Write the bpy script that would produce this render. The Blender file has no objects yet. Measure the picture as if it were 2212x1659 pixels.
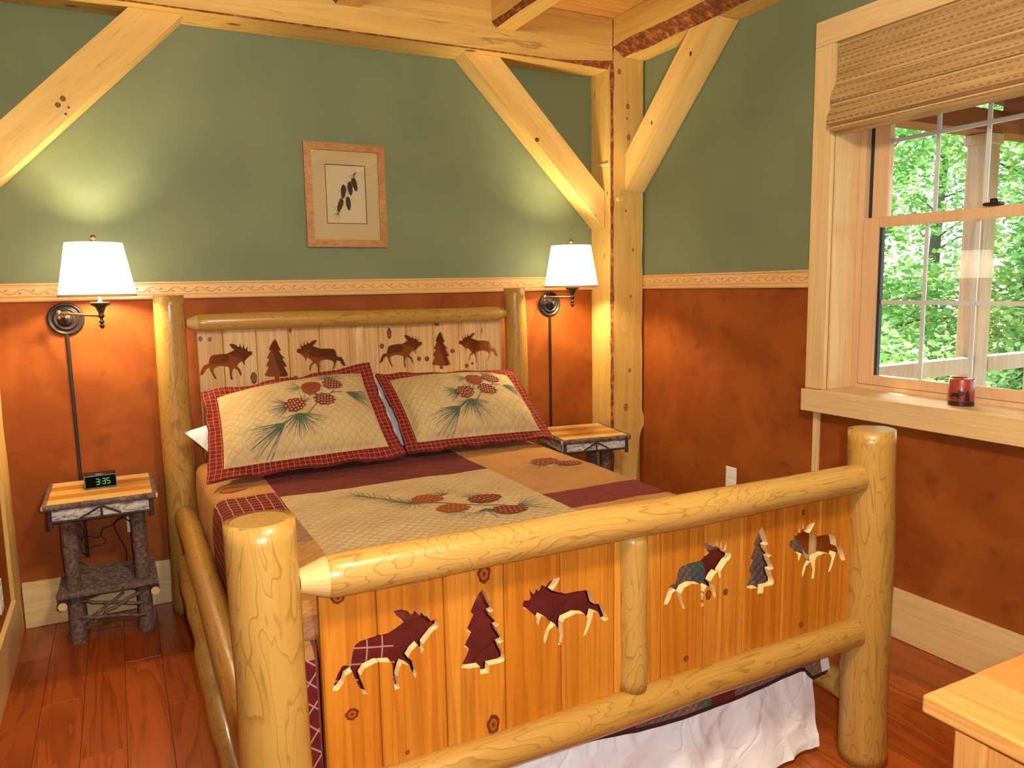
import bpy, bmesh, math, random
from mathutils import Vector, Matrix, noise
random.seed(7)
S = bpy.context.scene
COL = S.collection
PI = math.pi

# ------------------------------------------------------------------ camera
cd = bpy.data.cameras.new('camera'); cam = bpy.data.objects.new('camera', cd); COL.objects.link(cam)
cd.sensor_fit = 'HORIZONTAL'; cd.sensor_width = 36.0; cd.lens = 1647.13 * 36 / 2212
cd.clip_start = 0.02
R_ = Vector((0.8878921, -0.45971026, -0.01772271)); U_ = Vector((0.0744835, 0.10563014, 0.99161206)); F_ = Vector((0.45398219, 0.88176457, -0.12802899))
cam.matrix_world = Matrix(((R_.x, U_.x, -F_.x, -2.6483), (R_.y, U_.y, -F_.y, -3.6965), (R_.z, U_.z, -F_.z, 1.4053), (0, 0, 0, 1)))
S.camera = cam

# ------------------------------------------------------------------ world, sun, exposure
w = bpy.data.worlds.new('world'); S.world = w; w.use_nodes = True
wn = w.node_tree; wn.nodes.clear()
wo = wn.nodes.new('ShaderNodeOutputWorld'); wb = wn.nodes.new('ShaderNodeBackground'); ws = wn.nodes.new('ShaderNodeTexSky')
ws.sky_type = 'NISHITA'; ws.sun_disc = False; ws.sun_elevation = math.radians(48); ws.sun_rotation = math.radians(40)
ws.air_density = 1.0; ws.dust_density = 2.5
wb.inputs['Strength'].default_value = 0.6
wn.links.new(ws.outputs[0], wb.inputs[0]); wn.links.new(wb.outputs[0], wo.inputs[0])
sl = bpy.data.lights.new('sun', 'SUN'); sl.energy = 18; sl.angle = 0.03; sl.color = (1, .95, .86)
so = bpy.data.objects.new('sun', sl); COL.objects.link(so)
so.rotation_euler = Vector((-.30, -.52, -.80)).to_track_quat('-Z', 'Y').to_euler()
# the photographer's flash, just right of the lens
fl = bpy.data.lights.new('camera_flash', 'SPOT'); fl.energy = 56; fl.color = (1, .99, .93); fl.shadow_soft_size = .02
fl.spot_size = math.radians(110); fl.spot_blend = .6
fo = bpy.data.objects.new('camera_flash', fl); COL.objects.link(fo)
fo.location = Vector((-2.6483, -3.6965, 1.4053)) + R_ * .07 + U_ * .035
fo.rotation_euler = F_.to_track_quat('-Z', 'Y').to_euler()
S.view_settings.view_transform = 'Standard'; S.view_settings.look = 'None'
S.view_settings.exposure = 1.15; S.view_settings.gamma = 1.0; S.view_settings.use_curve_mapping = False
S.cycles.use_denoising = True
S.cycles.sample_clamp_indirect = 6.0
S.cycles.max_bounces = 6; S.cycles.diffuse_bounces = 4; S.cycles.glossy_bounces = 3; S.cycles.transparent_max_bounces = 10
S.cycles.caustics_reflective = False; S.cycles.caustics_refractive = False

# ------------------------------------------------------------------ node helpers
def srgb(r, g, b):
    f = lambda c: (c / 255 / 12.92) if c / 255 <= .04045 else ((c / 255 + .055) / 1.055) ** 2.4
    return (f(r), f(g), f(b), 1)

class NT:
    def __init__(s, name):
        s.m = bpy.data.materials.new(name); s.m.use_nodes = True
        s.t = s.m.node_tree; s.t.nodes.clear()
        s.out = s.t.nodes.new('ShaderNodeOutputMaterial')
    def n(s, kind, ins=None, **kw):
        nd = s.t.nodes.new('ShaderNode' + kind)
        for k, v in kw.items(): setattr(nd, k, v)
        for k, v in (ins or {}).items():
            s.set(nd.inputs[k], v)
        return nd
    def set(s, sock, v):
        if hasattr(v, 'is_output') or isinstance(v, bpy.types.NodeSocket): s.t.links.new(v, sock)
        else: sock.default_value = v
    def math(s, op, a, b=None, c=None):
        nd = s.t.nodes.new('ShaderNodeMath'); nd.operation = op
        for i, v in enumerate((a, b, c)):
            if v is not None: s.set(nd.inputs[i], v)
        return nd.outputs[0]
    def mix(s, f, a, b, mode='MIX'):
        nd = s.t.nodes.new('ShaderNodeMix'); nd.data_type = 'RGBA'; nd.blend_type = mode
        s.set(nd.inputs['Factor'], f); s.set(nd.inputs['A'], a); s.set(nd.inputs['B'], b)
        return nd.outputs['Result']
    def ramp(s, f, stops, interp='LINEAR'):
        nd = s.t.nodes.new('ShaderNodeValToRGB'); nd.color_ramp.interpolation = interp
        cr = nd.color_ramp
        while len(cr.elements) < len(stops): cr.elements.new(.5)
        for e, (p, c) in zip(cr.elements, stops):
            e.position = p; e.color = c if hasattr(c, '__len__') else (c, c, c, 1)
        s.set(nd.inputs[0], f); return nd.outputs[0]
    def maprange(s, v, a, b, c=0, d=1, smooth=True):
        nd = s.t.nodes.new('ShaderNodeMapRange'); nd.interpolation_type = 'SMOOTHSTEP' if smooth else 'LINEAR'
        s.set(nd.inputs[0], v)
        for i, x in enumerate((a, b, c, d)): nd.inputs[i + 1].default_value = x
        return nd.outputs[0]
    def coords(s, out='Object', scale=(1, 1, 1), rnd=True):
        tc = s.t.nodes.new('ShaderNodeTexCoord').outputs[out]
        if rnd:
            oi = s.t.nodes.new('ShaderNodeObjectInfo').outputs['Random']
            cb = s.n('CombineXYZ', {0: s.math('MULTIPLY', oi, 13.7), 1: s.math('MULTIPLY', oi, 31.1), 2: s.math('MULTIPLY', oi, 7.9)})
            ad = s.n('VectorMath', operation='ADD'); s.t.links.new(tc, ad.inputs[0]); s.t.links.new(cb.outputs[0], ad.inputs[1]); tc = ad.outputs[0]
        mp = s.n('VectorMath', operation='MULTIPLY'); s.t.links.new(tc, mp.inputs[0]); mp.inputs[1].default_value = scale
        return mp.outputs[0]
    def noise(s, vec, scale=1, detail=2, rough=.5, dist=0, out=0):
        nd = s.n('TexNoise', {'Vector': vec, 'Scale': scale, 'Detail': detail, 'Roughness': rough, 'Distortion': dist})
        return nd.outputs[out]
    def finish(s, col, rough=.5, bump=None, bstr=.3, bdist=.01, spec=.5, coat=0, coat_rough=.15, metal=0, emit=None, estr=0, trans=0, sheen=0):
        b = s.n('BsdfPrincipled'); s.b = b
        s.set(b.inputs['Base Color'], col); s.set(b.inputs['Roughness'], rough)
        s.set(b.inputs['Specular IOR Level'], spec); b.inputs['Metallic'].default_value = metal
        b.inputs['Coat Weight'].default_value = coat; b.inputs['Coat Roughness'].default_value = coat_rough
        b.inputs['Sheen Weight'].default_value = sheen
        if emit: s.set(b.inputs['Emission Color'], emit); b.inputs['Emission Strength'].default_value = estr
        if bump is not None:
            bn = s.n('Bump', {'Height': bump, 'Strength': bstr, 'Distance': bdist}); s.t.links.new(bn.outputs[0], b.inputs['Normal'])
        s.t.links.new(b.outputs[0], s.out.inputs[0])
        return s.m

def plain(name, col, rough=.5, **k):
    return NT(name).finish(col, rough, **k)

def wood(name, axis, light, mid, dark, across=10, along=1.6, rings=6, line=.6, width=.22, fine=.25, knots=0.0, kscale=5, knotcol=None, kr=(.07, .15), dist=.5, stain=0, rough=.42, coat=.25, tint=.12, spec=.4):
    t = NT(name); i = 'xyz'.index(axis)
    sc = [across] * 3; sc[i] = along
    v = t.coords(scale=sc)
    nz = t.noise(v, 1, 2, .45, dist)
    ks = [kscale] * 3; ks[i] = kscale * .45
    kd = None
    if knots:
        vo = t.n('TexVoronoi', {'Vector': t.coords(scale=ks), 'Scale': 1.0, 'Randomness': .9})
        sep = t.n('SeparateColor', {0: vo.outputs['Color']})
        gate = t.math('GREATER_THAN', sep.outputs[0], 1 - knots)
        kd = vo.outputs['Distance']
        infl = t.math('MULTIPLY', t.maprange(kd, 0, .5, 1, 0), gate)
        phase = t.math('MULTIPLY_ADD', infl, .35, nz)
    else: phase = nz
    fr = t.math('FRACT', t.math('MULTIPLY', phase, rings))
    mask = t.ramp(fr, [(0, .0), (1 - width * 2.2, .12), (1 - width * .5, 1.0), (1, .0)])
    fs = [150] * 3; fs[i] = 5
    streak = t.noise(t.coords(scale=fs), 1, 2, .6)
    lo = [4] * 3; lo[i] = .8
    base = t.mix(t.maprange(t.noise(t.coords(scale=lo), 1, 2), .3, .7), light, mid)
    oi = t.n('ObjectInfo').outputs['Random']
    base = t.mix(t.math('MULTIPLY', oi, tint * 4), base, mid)
    c = t.mix(t.math('MULTIPLY', mask, line), base, dark)
    c = t.mix(t.math('MULTIPLY', t.maprange(streak, .45, .8), fine), c, dark)
    if stain:
        ss = [16] * 3; ss[i] = 1.7
        sn = t.noise(t.coords(scale=ss), 1, 4, .6, .4)
        c = t.mix(t.math('MULTIPLY', t.maprange(sn, .60, .70), stain), c, srgb(108, 68, 30))
    if knots:
        km = t.math('MULTIPLY', t.maprange(kd, kr[0], kr[1], 1, 0), gate)
        c = t.mix(km, c, knotcol or dark)
    return t.finish(c, rough, bump=t.math('ADD', t.math('MULTIPLY', mask, .3), streak), bstr=.12, bdist=.004, coat=coat, spec=spec)

# ------------------------------------------------------------------ materials
LOGL, LOGM, LOGD = srgb(190, 150, 80), srgb(172, 130, 60), srgb(108, 70, 20)
M = {}
for a in 'xyz':
    M['log_' + a] = wood('varnished_log_' + a, a, LOGL, LOGM, LOGD, across=15, along=3.4, rings=9, line=.52, width=.10, fine=.14, knots=.3, kscale=7.5, knotcol=srgb(140, 92, 40), kr=(.02, .075), rough=.36, coat=.35, dist=.9)
    M['timber_' + a] = wood('rough_timber_' + a, a, srgb(236, 202, 126), srgb(222, 182, 98), srgb(156, 106, 44), across=14, along=.7, rings=4, line=.22, width=.3, fine=.22, knots=.3 if a != 'z' else .5, kscale=6.5 if a != 'z' else 9, knotcol=srgb(120, 66, 26), kr=(.05, .12), stain=.55 if a == 'x' else .12, rough=.62, coat=0)
M['foot_board'] = wood('honey_pine_board', 'z', srgb(212, 146, 54), srgb(186, 112, 28), srgb(140, 68, 10), across=24, along=.8, rings=4, line=.45, width=.32, fine=.4, rough=.4, coat=.35, tint=.2)
M['head_board'] = wood('pale_pine_board', 'z', srgb(226, 196, 148), srgb(212, 170, 112), srgb(168, 112, 58), across=26, along=1.0, rings=4, line=.4, width=.4, fine=.3, rough=.45, coat=.2, tint=.2)
M['dresser_y'] = wood('dresser_pine_y', 'y', srgb(206, 156, 88), srgb(190, 134, 66), srgb(172, 108, 46), across=30, along=1.2, rings=5, line=.4, width=.35, fine=.3, rough=.4, coat=.3)
M['dresser_z'] = wood('dresser_pine_z', 'z', srgb(222, 166, 96), srgb(208, 148, 78), srgb(172, 108, 46), across=30, along=1.2, rings=5, line=.35, width=.35, fine=.3, rough=.4, coat=.3)
for a in 'xyz':
    M['trim_' + a] = wood('pale_trim_' + a, a, srgb(234, 208, 158), srgb(224, 192, 136), srgb(190, 148, 92), across=24, along=.9, rings=4, line=.25, width=.4, fine=.2, knots=.12, kscale=3, knotcol=srgb(150, 84, 48), rough=.45, coat=.15)
M['sash'] = wood('sash_wood', 'z', srgb(226, 192, 156), srgb(216, 178, 140), srgb(190, 146, 108), across=24, along=1, rings=4, line=.2, fine=.2, rough=.4)
M['rail_x'] = wood('chair_rail_wood_x', 'x', srgb(232, 196, 142), srgb(226, 184, 124), srgb(196, 146, 84), across=30, along=1, rings=4, line=.2, fine=.15, rough=.45)
M['rail_y'] = wood('chair_rail_wood_y', 'y', srgb(232, 196, 142), srgb(226, 184, 124), srgb(196, 146, 84), across=30, along=1, rings=4, line=.2, fine=.15, rough=.45)
M['ceiling'] = wood('ceiling_board_wood', 'x', srgb(222, 170, 100), srgb(210, 154, 82), srgb(160, 104, 48), across=20, along=.9, rings=4, line=.3, fine=.25, knots=.2, kscale=4, rough=.55, coat=.1)
M['stand_top'] = wood('stand_top_wood', 'x', srgb(236, 178, 84), srgb(214, 146, 54), srgb(176, 108, 34), across=22, along=1.4, rings=4, line=.3, width=.35, fine=.2, rough=.3, coat=.5, tint=.3)
M['stand_top_pale'] = wood('stand_top_pale_wood', 'x', srgb(252, 222, 150), srgb(240, 196, 108), srgb(200, 134, 56), across=22, along=1.4, rings=4, line=.25, width=.35, fine=.15, rough=.3, coat=.5, tint=.05)
M['log_end'] = plain('pale_log_end', srgb(206, 172, 112), .5)
M['raw_pine'] = plain('raw_cut_pine', srgb(236, 204, 150), .6)
M['frame'] = wood('frame_wood', 'x', srgb(196, 146, 92), srgb(176, 124, 70), srgb(120, 78, 40), across=40, along=14, rings=5, line=.4, fine=.4, rough=.5)
M['white'] = plain('white_plastic', srgb(236, 232, 226), .4)
M['black'] = plain('black_plastic', srgb(24, 20, 18), .35)
M['cord'] = plain('dark_cord', srgb(34, 18, 12), .5)
M['skirt'] = plain('white_cotton', srgb(236, 240, 248), .85)
t = NT('crumpled_cotton'); v = t.coords(scale=(1, 1, 1), rnd=False)
cr_ = t.math('ABSOLUTE', t.math('SUBTRACT', t.noise(v, 5.5, 2, .5, .6), .5)); cr2 = t.math('ABSOLUTE', t.math('SUBTRACT', t.noise(v, 11, 2, .5, .4), .5))
M['crumpled'] = t.finish(srgb(236, 240, 248), .85, bump=t.math('ADD', t.maprange(cr_, 0, .05), t.math('MULTIPLY', t.maprange(cr2, 0, .07), .4)), bstr=.28, bdist=.006, spec=.2)
M['bronze'] = plain('dark_bronze', srgb(50, 42, 42), .36, metal=.35)
M['bronze_lit'] = plain('lit_bronze', srgb(150, 122, 96), .32, metal=.8)  # brighter copy of the bronze for arms and finials, lamplight put into its colour
M['vinyl'] = plain('grille_white', srgb(226, 228, 236), .4)
M['dark_gasket'] = plain('dark_gasket', srgb(40, 46, 54), .5)
M['knot_dark'] = plain('knot_dark', srgb(98, 42, 14), .4)
M['knot_core'] = plain('knot_core', srgb(150, 76, 34), .4)
M['birch'] = None

t = NT('red_bark'); v = t.coords(scale=(30, 30, 30)); nz = t.noise(v, 1, 4, .7)
M['wane'] = t.finish(t.ramp(nz, [(.3, srgb(78, 34, 12)), (.5, srgb(128, 62, 22)), (.7, srgb(196, 128, 66))]), .8, bump=nz, bstr=.8, bdist=.02)
t = NT('grey_bark'); nz = t.noise(t.coords(scale=(60, 60, 60)), 1, 5, .7)
M['bark'] = t.finish(t.ramp(nz, [(.3, srgb(64, 48, 44)), (.5, srgb(112, 90, 82)), (.68, srgb(150, 128, 116)), (.8, srgb(176, 120, 96))]), .85, bump=nz, bstr=.9, bdist=.01)
t = NT('twig_end'); M['twig_end'] = t.finish(srgb(214, 186, 150), .7)
t = NT('dark_twig'); nz = t.noise(t.coords(scale=(90, 90, 90)), 1, 3)
M['twig'] = t.finish(t.ramp(nz, [(.35, srgb(44, 26, 26)), (.7, srgb(88, 58, 52))]), .7, bump=nz, bstr=.5, bdist=.005)
t = NT('birch_bark'); nz = t.noise(t.coords(scale=(26, 26, 60)), 1, 5, .7, .6)
M['birch'] = t.finish(t.ramp(nz, [(.36, srgb(90, 88, 86)), (.46, srgb(176, 174, 170)), (.6, srgb(222, 220, 214))]), .7, bump=nz, bstr=.3, bdist=.004)

t = NT('sage_paint'); v = t.coords(scale=(1, 1, 1), rnd=False); nz = t.noise(v, 2.2, 3); fn = t.noise(v, 220, 2)
M['sage'] = t.finish(t.mix(t.maprange(nz, .3, .7), srgb(114, 127, 102), srgb(122, 135, 106)), .6, bump=fn, bstr=.15, bdist=.002, spec=.25)
t = NT('suede_paint'); v = t.coords(scale=(1, 1, 1), rnd=False); nz = t.noise(v, 3.2, 4, .6, .4); n2 = t.noise(v, 10, 3, .55, .3); fn = t.noise(v, 160, 3)
c = t.mix(t.maprange(nz, .35, .68), srgb(138, 68, 20), srgb(158, 84, 30))
c = t.mix(t.math('MULTIPLY', t.maprange(n2, .52, .78), .6), c, srgb(112, 50, 14))
M['suede'] = t.finish(c, .65, bump=fn, bstr=.2, bdist=.003, spec=.25)

t = NT('floor_laminate'); v = t.coords(scale=(9, .8, 9)); nz = t.noise(v, 1, 3, .5, 1.0)
oi = t.n('ObjectInfo').outputs['Random']
fr = t.math('FRACT', t.math('MULTIPLY', nz, 5)); fs = t.noise(t.coords(scale=(140, 4, 140)), 1, 2)
c = t.mix(oi, srgb(176, 88, 34), srgb(148, 66, 22)); c = t.mix(t.math('MULTIPLY', t.maprange(fr, .5, 1), .45), c, srgb(100, 34, 10)); c = t.mix(t.math('MULTIPLY', t.maprange(fs, .5, .8), .3), c, srgb(90, 30, 8))
M['floor'] = t.finish(c, .3, coat=.15, coat_rough=.25, spec=.4)
M['subfloor'] = plain('dark_joint', srgb(58, 22, 8), .7)

def fabric(name, c1, c2, quilt=.0, scale=36, bd=.006, sheen=.03):
    t = NT(name); uv = t.n('TexCoord').outputs['UV']
    nz = t.noise(uv, 6, 3); wv = t.noise(uv, 900, 1)
    sx = t.n('SeparateXYZ', {0: uv})
    a = t.math('ADD', sx.outputs[0], sx.outputs[1]); b = t.math('SUBTRACT', sx.outputs[0], sx.outputs[1])
    wob = t.math('MULTIPLY', t.noise(uv, 18, 2), .03)
    h1 = t.math('ABSOLUTE', t.math('SINE', t.math('MULTIPLY', t.math('ADD', a, wob), scale * 2.2)))
    h2 = t.math('ABSOLUTE', t.math('SINE', t.math('MULTIPLY', t.math('ADD', b, wob), scale * 2.2)))
    h = t.math('POWER', t.math('MULTIPLY', h1, h2), .35)
    c = t.mix(t.maprange(nz, .3, .7), c1, c2)
    return t.finish(c, .9, bump=t.math('ADD', h, t.math('MULTIPLY', t.noise(uv, 60, 2), .5)), bstr=.8 * quilt, bdist=bd, sheen=sheen, spec=.2)
M['cream'] = fabric('cream_quilted_cotton', srgb(198, 176, 134), srgb(190, 164, 120), .8)
M['maroon'] = fabric('maroon_cotton', srgb(112, 38, 30), srgb(100, 32, 28), .9, 14)
M['tan'] = fabric('tan_cotton', srgb(188, 138, 78), srgb(176, 124, 66), .6)
M['taupe'] = fabric('taupe_cotton', srgb(160, 118, 88), srgb(146, 104, 78), .6)
M['greybrown'] = fabric('grey_brown_print', srgb(140, 112, 98), srgb(116, 88, 80), .9, 60)
M['teal'] = fabric('grey_teal_print', srgb(96, 104, 98), srgb(80, 88, 84), .9, 60)

def plaid(name, base1, base2, linec, pitch=.034, lw=.0022, zig=False):
    t = NT(name); uv = t.n('TexCoord').outputs['UV']; sx = t.n('SeparateXYZ', {0: uv})
    w_ = t.noise(uv, 9, 2)
    def ln(o, p, off):
        q = t.math('MULTIPLY_ADD', w_, .010, t.math('ADD', o, off))
        f = t.math('ABSOLUTE', t.math('SUBTRACT', t.math('FRACT', t.math('DIVIDE', q, p)), .5))
        return t.maprange(f, .5 - lw / p, .5 - lw * .4 / p, 0, 1)
    l = t.math('MAXIMUM', ln(sx.outputs[0], pitch, 0), ln(sx.outputs[1], pitch, .01))
    c = t.mix(t.maprange(t.noise(uv, 40, 2), .3, .7), base1, base2)
    c = t.mix(t.math('MULTIPLY', l, .75), c, linec)
    return t.finish(c, .9, bump=t.noise(uv, 30, 3), bstr=.4, bdist=.006, spec=.15)
M['plaid'] = plaid('burgundy_plaid', srgb(118, 34, 34), srgb(104, 28, 30), srgb(206, 164, 130))
M['plaid_fine'] = plaid('burgundy_fine_plaid', srgb(124, 36, 30), srgb(108, 28, 26), srgb(196, 140, 112), pitch=.022, lw=.0012)
M['berry'] = plaid('berry_woven_print', srgb(118, 42, 46), srgb(100, 32, 38), srgb(160, 92, 86), pitch=.012, lw=.0016)
M['binding'] = plain('dark_binding', srgb(58, 24, 24), .9)
M['cone_rust'] = plain('rust_print', srgb(150, 70, 30), .9)
M['cone_dark'] = plain('brown_print', srgb(112, 48, 26), .9)
M['cone_pale'] = plain('pale_cone_print', srgb(206, 150, 122), .9)
M['cone_orange'] = plain('orange_print', srgb(196, 112, 44), .9)
M['needle'] = plain('needle_print', srgb(74, 92, 78), .9)
M['needle2'] = plain('soft_needle_print', srgb(120, 126, 98), .9)
M['stem'] = plain('stem_print', srgb(116, 84, 54), .9)

# lamp shade: cloth lit through by the bulb, its glow lifted by added emission
t = NT('lamp_shade_cloth')
df = t.n('BsdfDiffuse', {'Color': (.9, .82, .66, 1)}); tr = t.n('BsdfTranslucent', {'Color': (1, .95, .84, 1)})
mx = t.n('MixShader', {0: .72}); t.t.links.new(df.outputs[0], mx.inputs[1]); t.t.links.new(tr.outputs[0], mx.inputs[2]); em = t.n('Emission', {'Color': (1, .93, .78, 1), 'Strength': .55}); ads = t.n('AddShader'); t.t.links.new(mx.outputs[0], ads.inputs[0]); t.t.links.new(em.outputs[0], ads.inputs[1]); t.t.links.new(ads.outputs[0], t.out.inputs[0])
M['shade'] = t.m
M['shade_trim'] = plain('shade_trim', srgb(214, 178, 130), .8)
t = NT('bulb_glow'); em = t.n('Emission', {'Color': (1, .78, .45, 1), 'Strength': 60}); t.t.links.new(em.outputs[0], t.out.inputs[0]); M['bulb'] = t.m
t = NT('clear_glass')
lw_ = t.n('LayerWeight', {'Blend': .5}); fz = t.math('MULTIPLY_ADD', t.math('POWER', lw_.outputs['Facing'], 5.0), .95, .05); tp = t.n('BsdfTransparent', {'Color': (.97, .98, .98, 1)}); gl = t.n('BsdfGlossy', {'Roughness': 0.0, 'Color': (1, 1, 1, 1)})
mx = t.n('MixShader', {0: fz}); t.t.links.new(tp.outputs[0], mx.inputs[1]); t.t.links.new(gl.outputs[0], mx.inputs[2]); t.t.links.new(mx.outputs[0], t.out.inputs[0])
M['glass'] = t.m
t = NT('woven_bamboo'); v = t.coords(scale=(1, 1, 1), rnd=False); sx = t.n('SeparateXYZ', {0: v})
reed = t.math('FRACT', t.math('MULTIPLY', sx.outputs[2], 190)); rn = t.noise(t.coords(scale=(1, 3, 240), rnd=False), 1, 2)
c = t.mix(t.maprange(rn, .3, .7), srgb(196, 162, 112), srgb(158, 120, 76))
rowi = t.math('FRACT', t.math('MULTIPLY', sx.outputs[2], 38)); row = t.math('LESS_THAN', t.math('ABSOLUTE', t.math('SUBTRACT', rowi, .5)), .09)
dash = t.math('LESS_THAN', t.math('FRACT', t.math('MULTIPLY_ADD', sx.outputs[1], 36, t.math('MULTIPLY', t.math('FLOOR', t.math('MULTIPLY', sx.outputs[2], 38)), .37))), .55)
c = t.mix(t.math('MULTIPLY', t.math('MULTIPLY', row, dash), .55), c, srgb(92, 58, 30))
M['bamboo'] = t.finish(c, .75, bump=reed, bstr=.35, bdist=.004)
M['welt'] = plain('bamboo_welt', srgb(204, 176, 130), .7)

# ------------------------------------------------------------------ mesh builder
def nz3(p, s=1.0): return noise.noise(Vector(p) * s)

class MB:
    def __init__(s): s.v = []; s.f = []; s.mi = []; s.sm = []; s.uv = []
    def add(s, vs, fs, mi=0, smooth=False, uvs=None):
        o = len(s.v); s.v += [tuple(p) for p in vs]
        for k, f in enumerate(fs):
            s.f.append([i + o for i in f]); s.mi.append(mi[k] if isinstance(mi, (list, tuple)) else mi); s.sm.append(smooth)
            s.uv.append([uvs[i] for i in f] if uvs else None)
        return s
    def box(s, x0, x1, y0, y1, z0, z1, bev=0, mi=0):
        if bev <= 0:
            vs = [(x, y, z) for x in (x0, x1) for y in (y0, y1) for z in (z0, z1)]
            return s.add(vs, [(0, 1, 3, 2), (4, 6, 7, 5), (0, 4, 5, 1), (2, 3, 7, 6), (0, 2, 6, 4), (1, 5, 7, 3)], mi)
        bm = bmesh.new(); bmesh.ops.create_cube(bm, size=1)
        for q in bm.verts: q.co = Vector(((x0 + x1) / 2 + q.co.x * (x1 - x0), (y0 + y1) / 2 + q.co.y * (y1 - y0), (z0 + z1) / 2 + q.co.z * (z1 - z0)))
        bmesh.ops.bevel(bm, geom=list(bm.edges), offset=bev, segments=2, affect='EDGES', profile=.5)
        bm.verts.index_update()
        s.add([q.co.copy() for q in bm.verts], [[q.index for q in f.verts] for f in bm.faces], mi); bm.free(); return s
    def tube(s, path, r, n=10, mi=0, caps=True, capmi=None, smooth=True, bump=0, seed=0, rings=None):
        path = [Vector(p) for p in path]; k = len(path); rr = r if hasattr(r, '__len__') else [r] * k
        vs = []; prev = None
        for i, p in enumerate(path):
            d = (path[min(i + 1, k - 1)] - path[max(i - 1, 0)]).normalized()
            if prev is None:
                a = d.orthogonal().normalized()
                if abs(d.z) < .9: a = (Vector((0, 0, 1)) - d * d.z).normalized()
            else: a = (prev - d * prev.dot(d)).normalized()
            prev = a; b = d.cross(a)
            for j in range(n):
                th = 2 * PI * j / n; q = a * math.cos(th) + b * math.sin(th); rad = rr[i]
                if bump: rad *= 1 + bump * nz3((p + q * rr[i]) + Vector((seed, seed * 2, 0)), 9)
                vs.append(p + q * rad)
        fs = [(i * n + j, i * n + (j + 1) % n, (i + 1) * n + (j + 1) % n, (i + 1) * n + j) for i in range(k - 1) for j in range(n)]
        s.add(vs, fs, mi, smooth)
        if caps:
            s.add(vs[:n], [tuple(range(n))[::-1]], mi if capmi is None else capmi); s.add(vs[-n:], [tuple(range(n))], mi if capmi is None else capmi)
        return s
    def lathe(s, prof, c=(0, 0, 0), axis='z', n=24, mi=0, smooth=True):
        c = Vector(c); vs = []
        for r, h in prof:
            for j in range(n):
                a = 2 * PI * j / n; x, y = r * math.cos(a), r * math.sin(a)
                vs.append(c + (Vector((x, y, h)) if axis == 'z' else Vector((x, -h, y)) if axis == '-y' else Vector((h, x, y))))
        k = len(prof)
        fs = [(i * n + j, i * n + (j + 1) % n, (i + 1) * n + (j + 1) % n, (i + 1) * n + j) for i in range(k - 1) for j in range(n)]
        return s.add(vs, fs, mi, smooth)
    def prism(s, poly, fn, d0, d1, mi=0, sidemi=None):
        n = len(poly); vs = [fn(a, b, d0) for a, b in poly] + [fn(a, b, d1) for a, b in poly]
        fs = [tuple(range(n))[::-1], tuple(range(n, 2 * n))] + [(i, (i + 1) % n, n + (i + 1) % n, n + i) for i in range(n)]
        return s.add(vs, fs, [mi, mi] + [mi if sidemi is None else sidemi] * n)
    def loft(s, secs, mis, capmi=0, closed=True):
        n = len(secs[0]); vs = [p for sc in secs for p in sc]
        fs = []; mm = []
        for i in range(len(secs) - 1):
            for j in range(n):
                fs.append((i * n + j, i * n + (j + 1) % n, (i + 1) * n + (j + 1) % n, (i + 1) * n + j)); mm.append(mis[j])
        fs += [tuple(range(n))[::-1], tuple((len(secs) - 1) * n + j for j in range(n))]; mm += [capmi, capmi]
        return s.add(vs, fs, mm)
    def grid(s, fn, us, vs_, mifn=None, smooth=True, uvfn=None):
        nu, nv = len(us), len(vs_)
        vs = [fn(u, v) for v in vs_ for u in us]; uvs = [uvfn(u, v) if uvfn else (u, v) for v in vs_ for u in us]
        fs = []; mm = []
        for j in range(nv - 1):
            for i in range(nu - 1):
                fs.append((j * nu + i, j * nu + i + 1, (j + 1) * nu + i + 1, (j + 1) * nu + i))
                mm.append(mifn((us[i] + us[i + 1]) / 2, (vs_[j] + vs_[j + 1]) / 2) if mifn else 0)
        return s.add(vs, fs, mm, smooth, uvs)
    def build(s, name, mats, parent=None, fix=True):
        me = bpy.data.meshes.new(name); me.from_pydata(s.v, [], s.f)
        for m_ in (mats if isinstance(mats, (list, tuple)) else [mats]): me.materials.append(m_)
        me.polygons.foreach_set('material_index', s.mi); me.polygons.foreach_set('use_smooth', s.sm)
        if any(u for u in s.uv):
            ul = me.uv_layers.new(name='uv'); li = 0
            for u in s.uv:
                for q in (u or []): ul.data[li].uv = q; li += 1
        if fix:
            bm = bmesh.new(); bm.from_mesh(me); bmesh.ops.recalc_face_normals(bm, faces=bm.faces); bm.to_mesh(me); bm.free()
        me.update()
        o = bpy.data.objects.new(name, me); COL.objects.link(o)
        if parent: o.parent = parent
        return o

def thing(name, label, cat, loc=(0, 0, 0), rz=0, group=None):
    o = bpy.data.objects.new(name, None); COL.objects.link(o); o.empty_display_size = .05
    o.location = loc; o.rotation_euler = (0, 0, rz); o['label'] = label; o['category'] = cat
    if group: o['group'] = group
    return o
def tag(o, label, cat, group=None):
    o['label'] = label; o['category'] = cat
    if group: o['group'] = group
    return o
def struct(o): o['kind'] = 'structure'; return o
def sempty(name, loc=(0, 0, 0)):
    o = bpy.data.objects.new(name, None); COL.objects.link(o); o.location = loc; o['kind'] = 'structure'; o.empty_display_size = .05; return o
def lin(a, b, n): return [a + (b - a) * i / (n - 1) for i in range(n)]

XL = -3.105; YF = -4.7; ZC = 2.79
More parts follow.
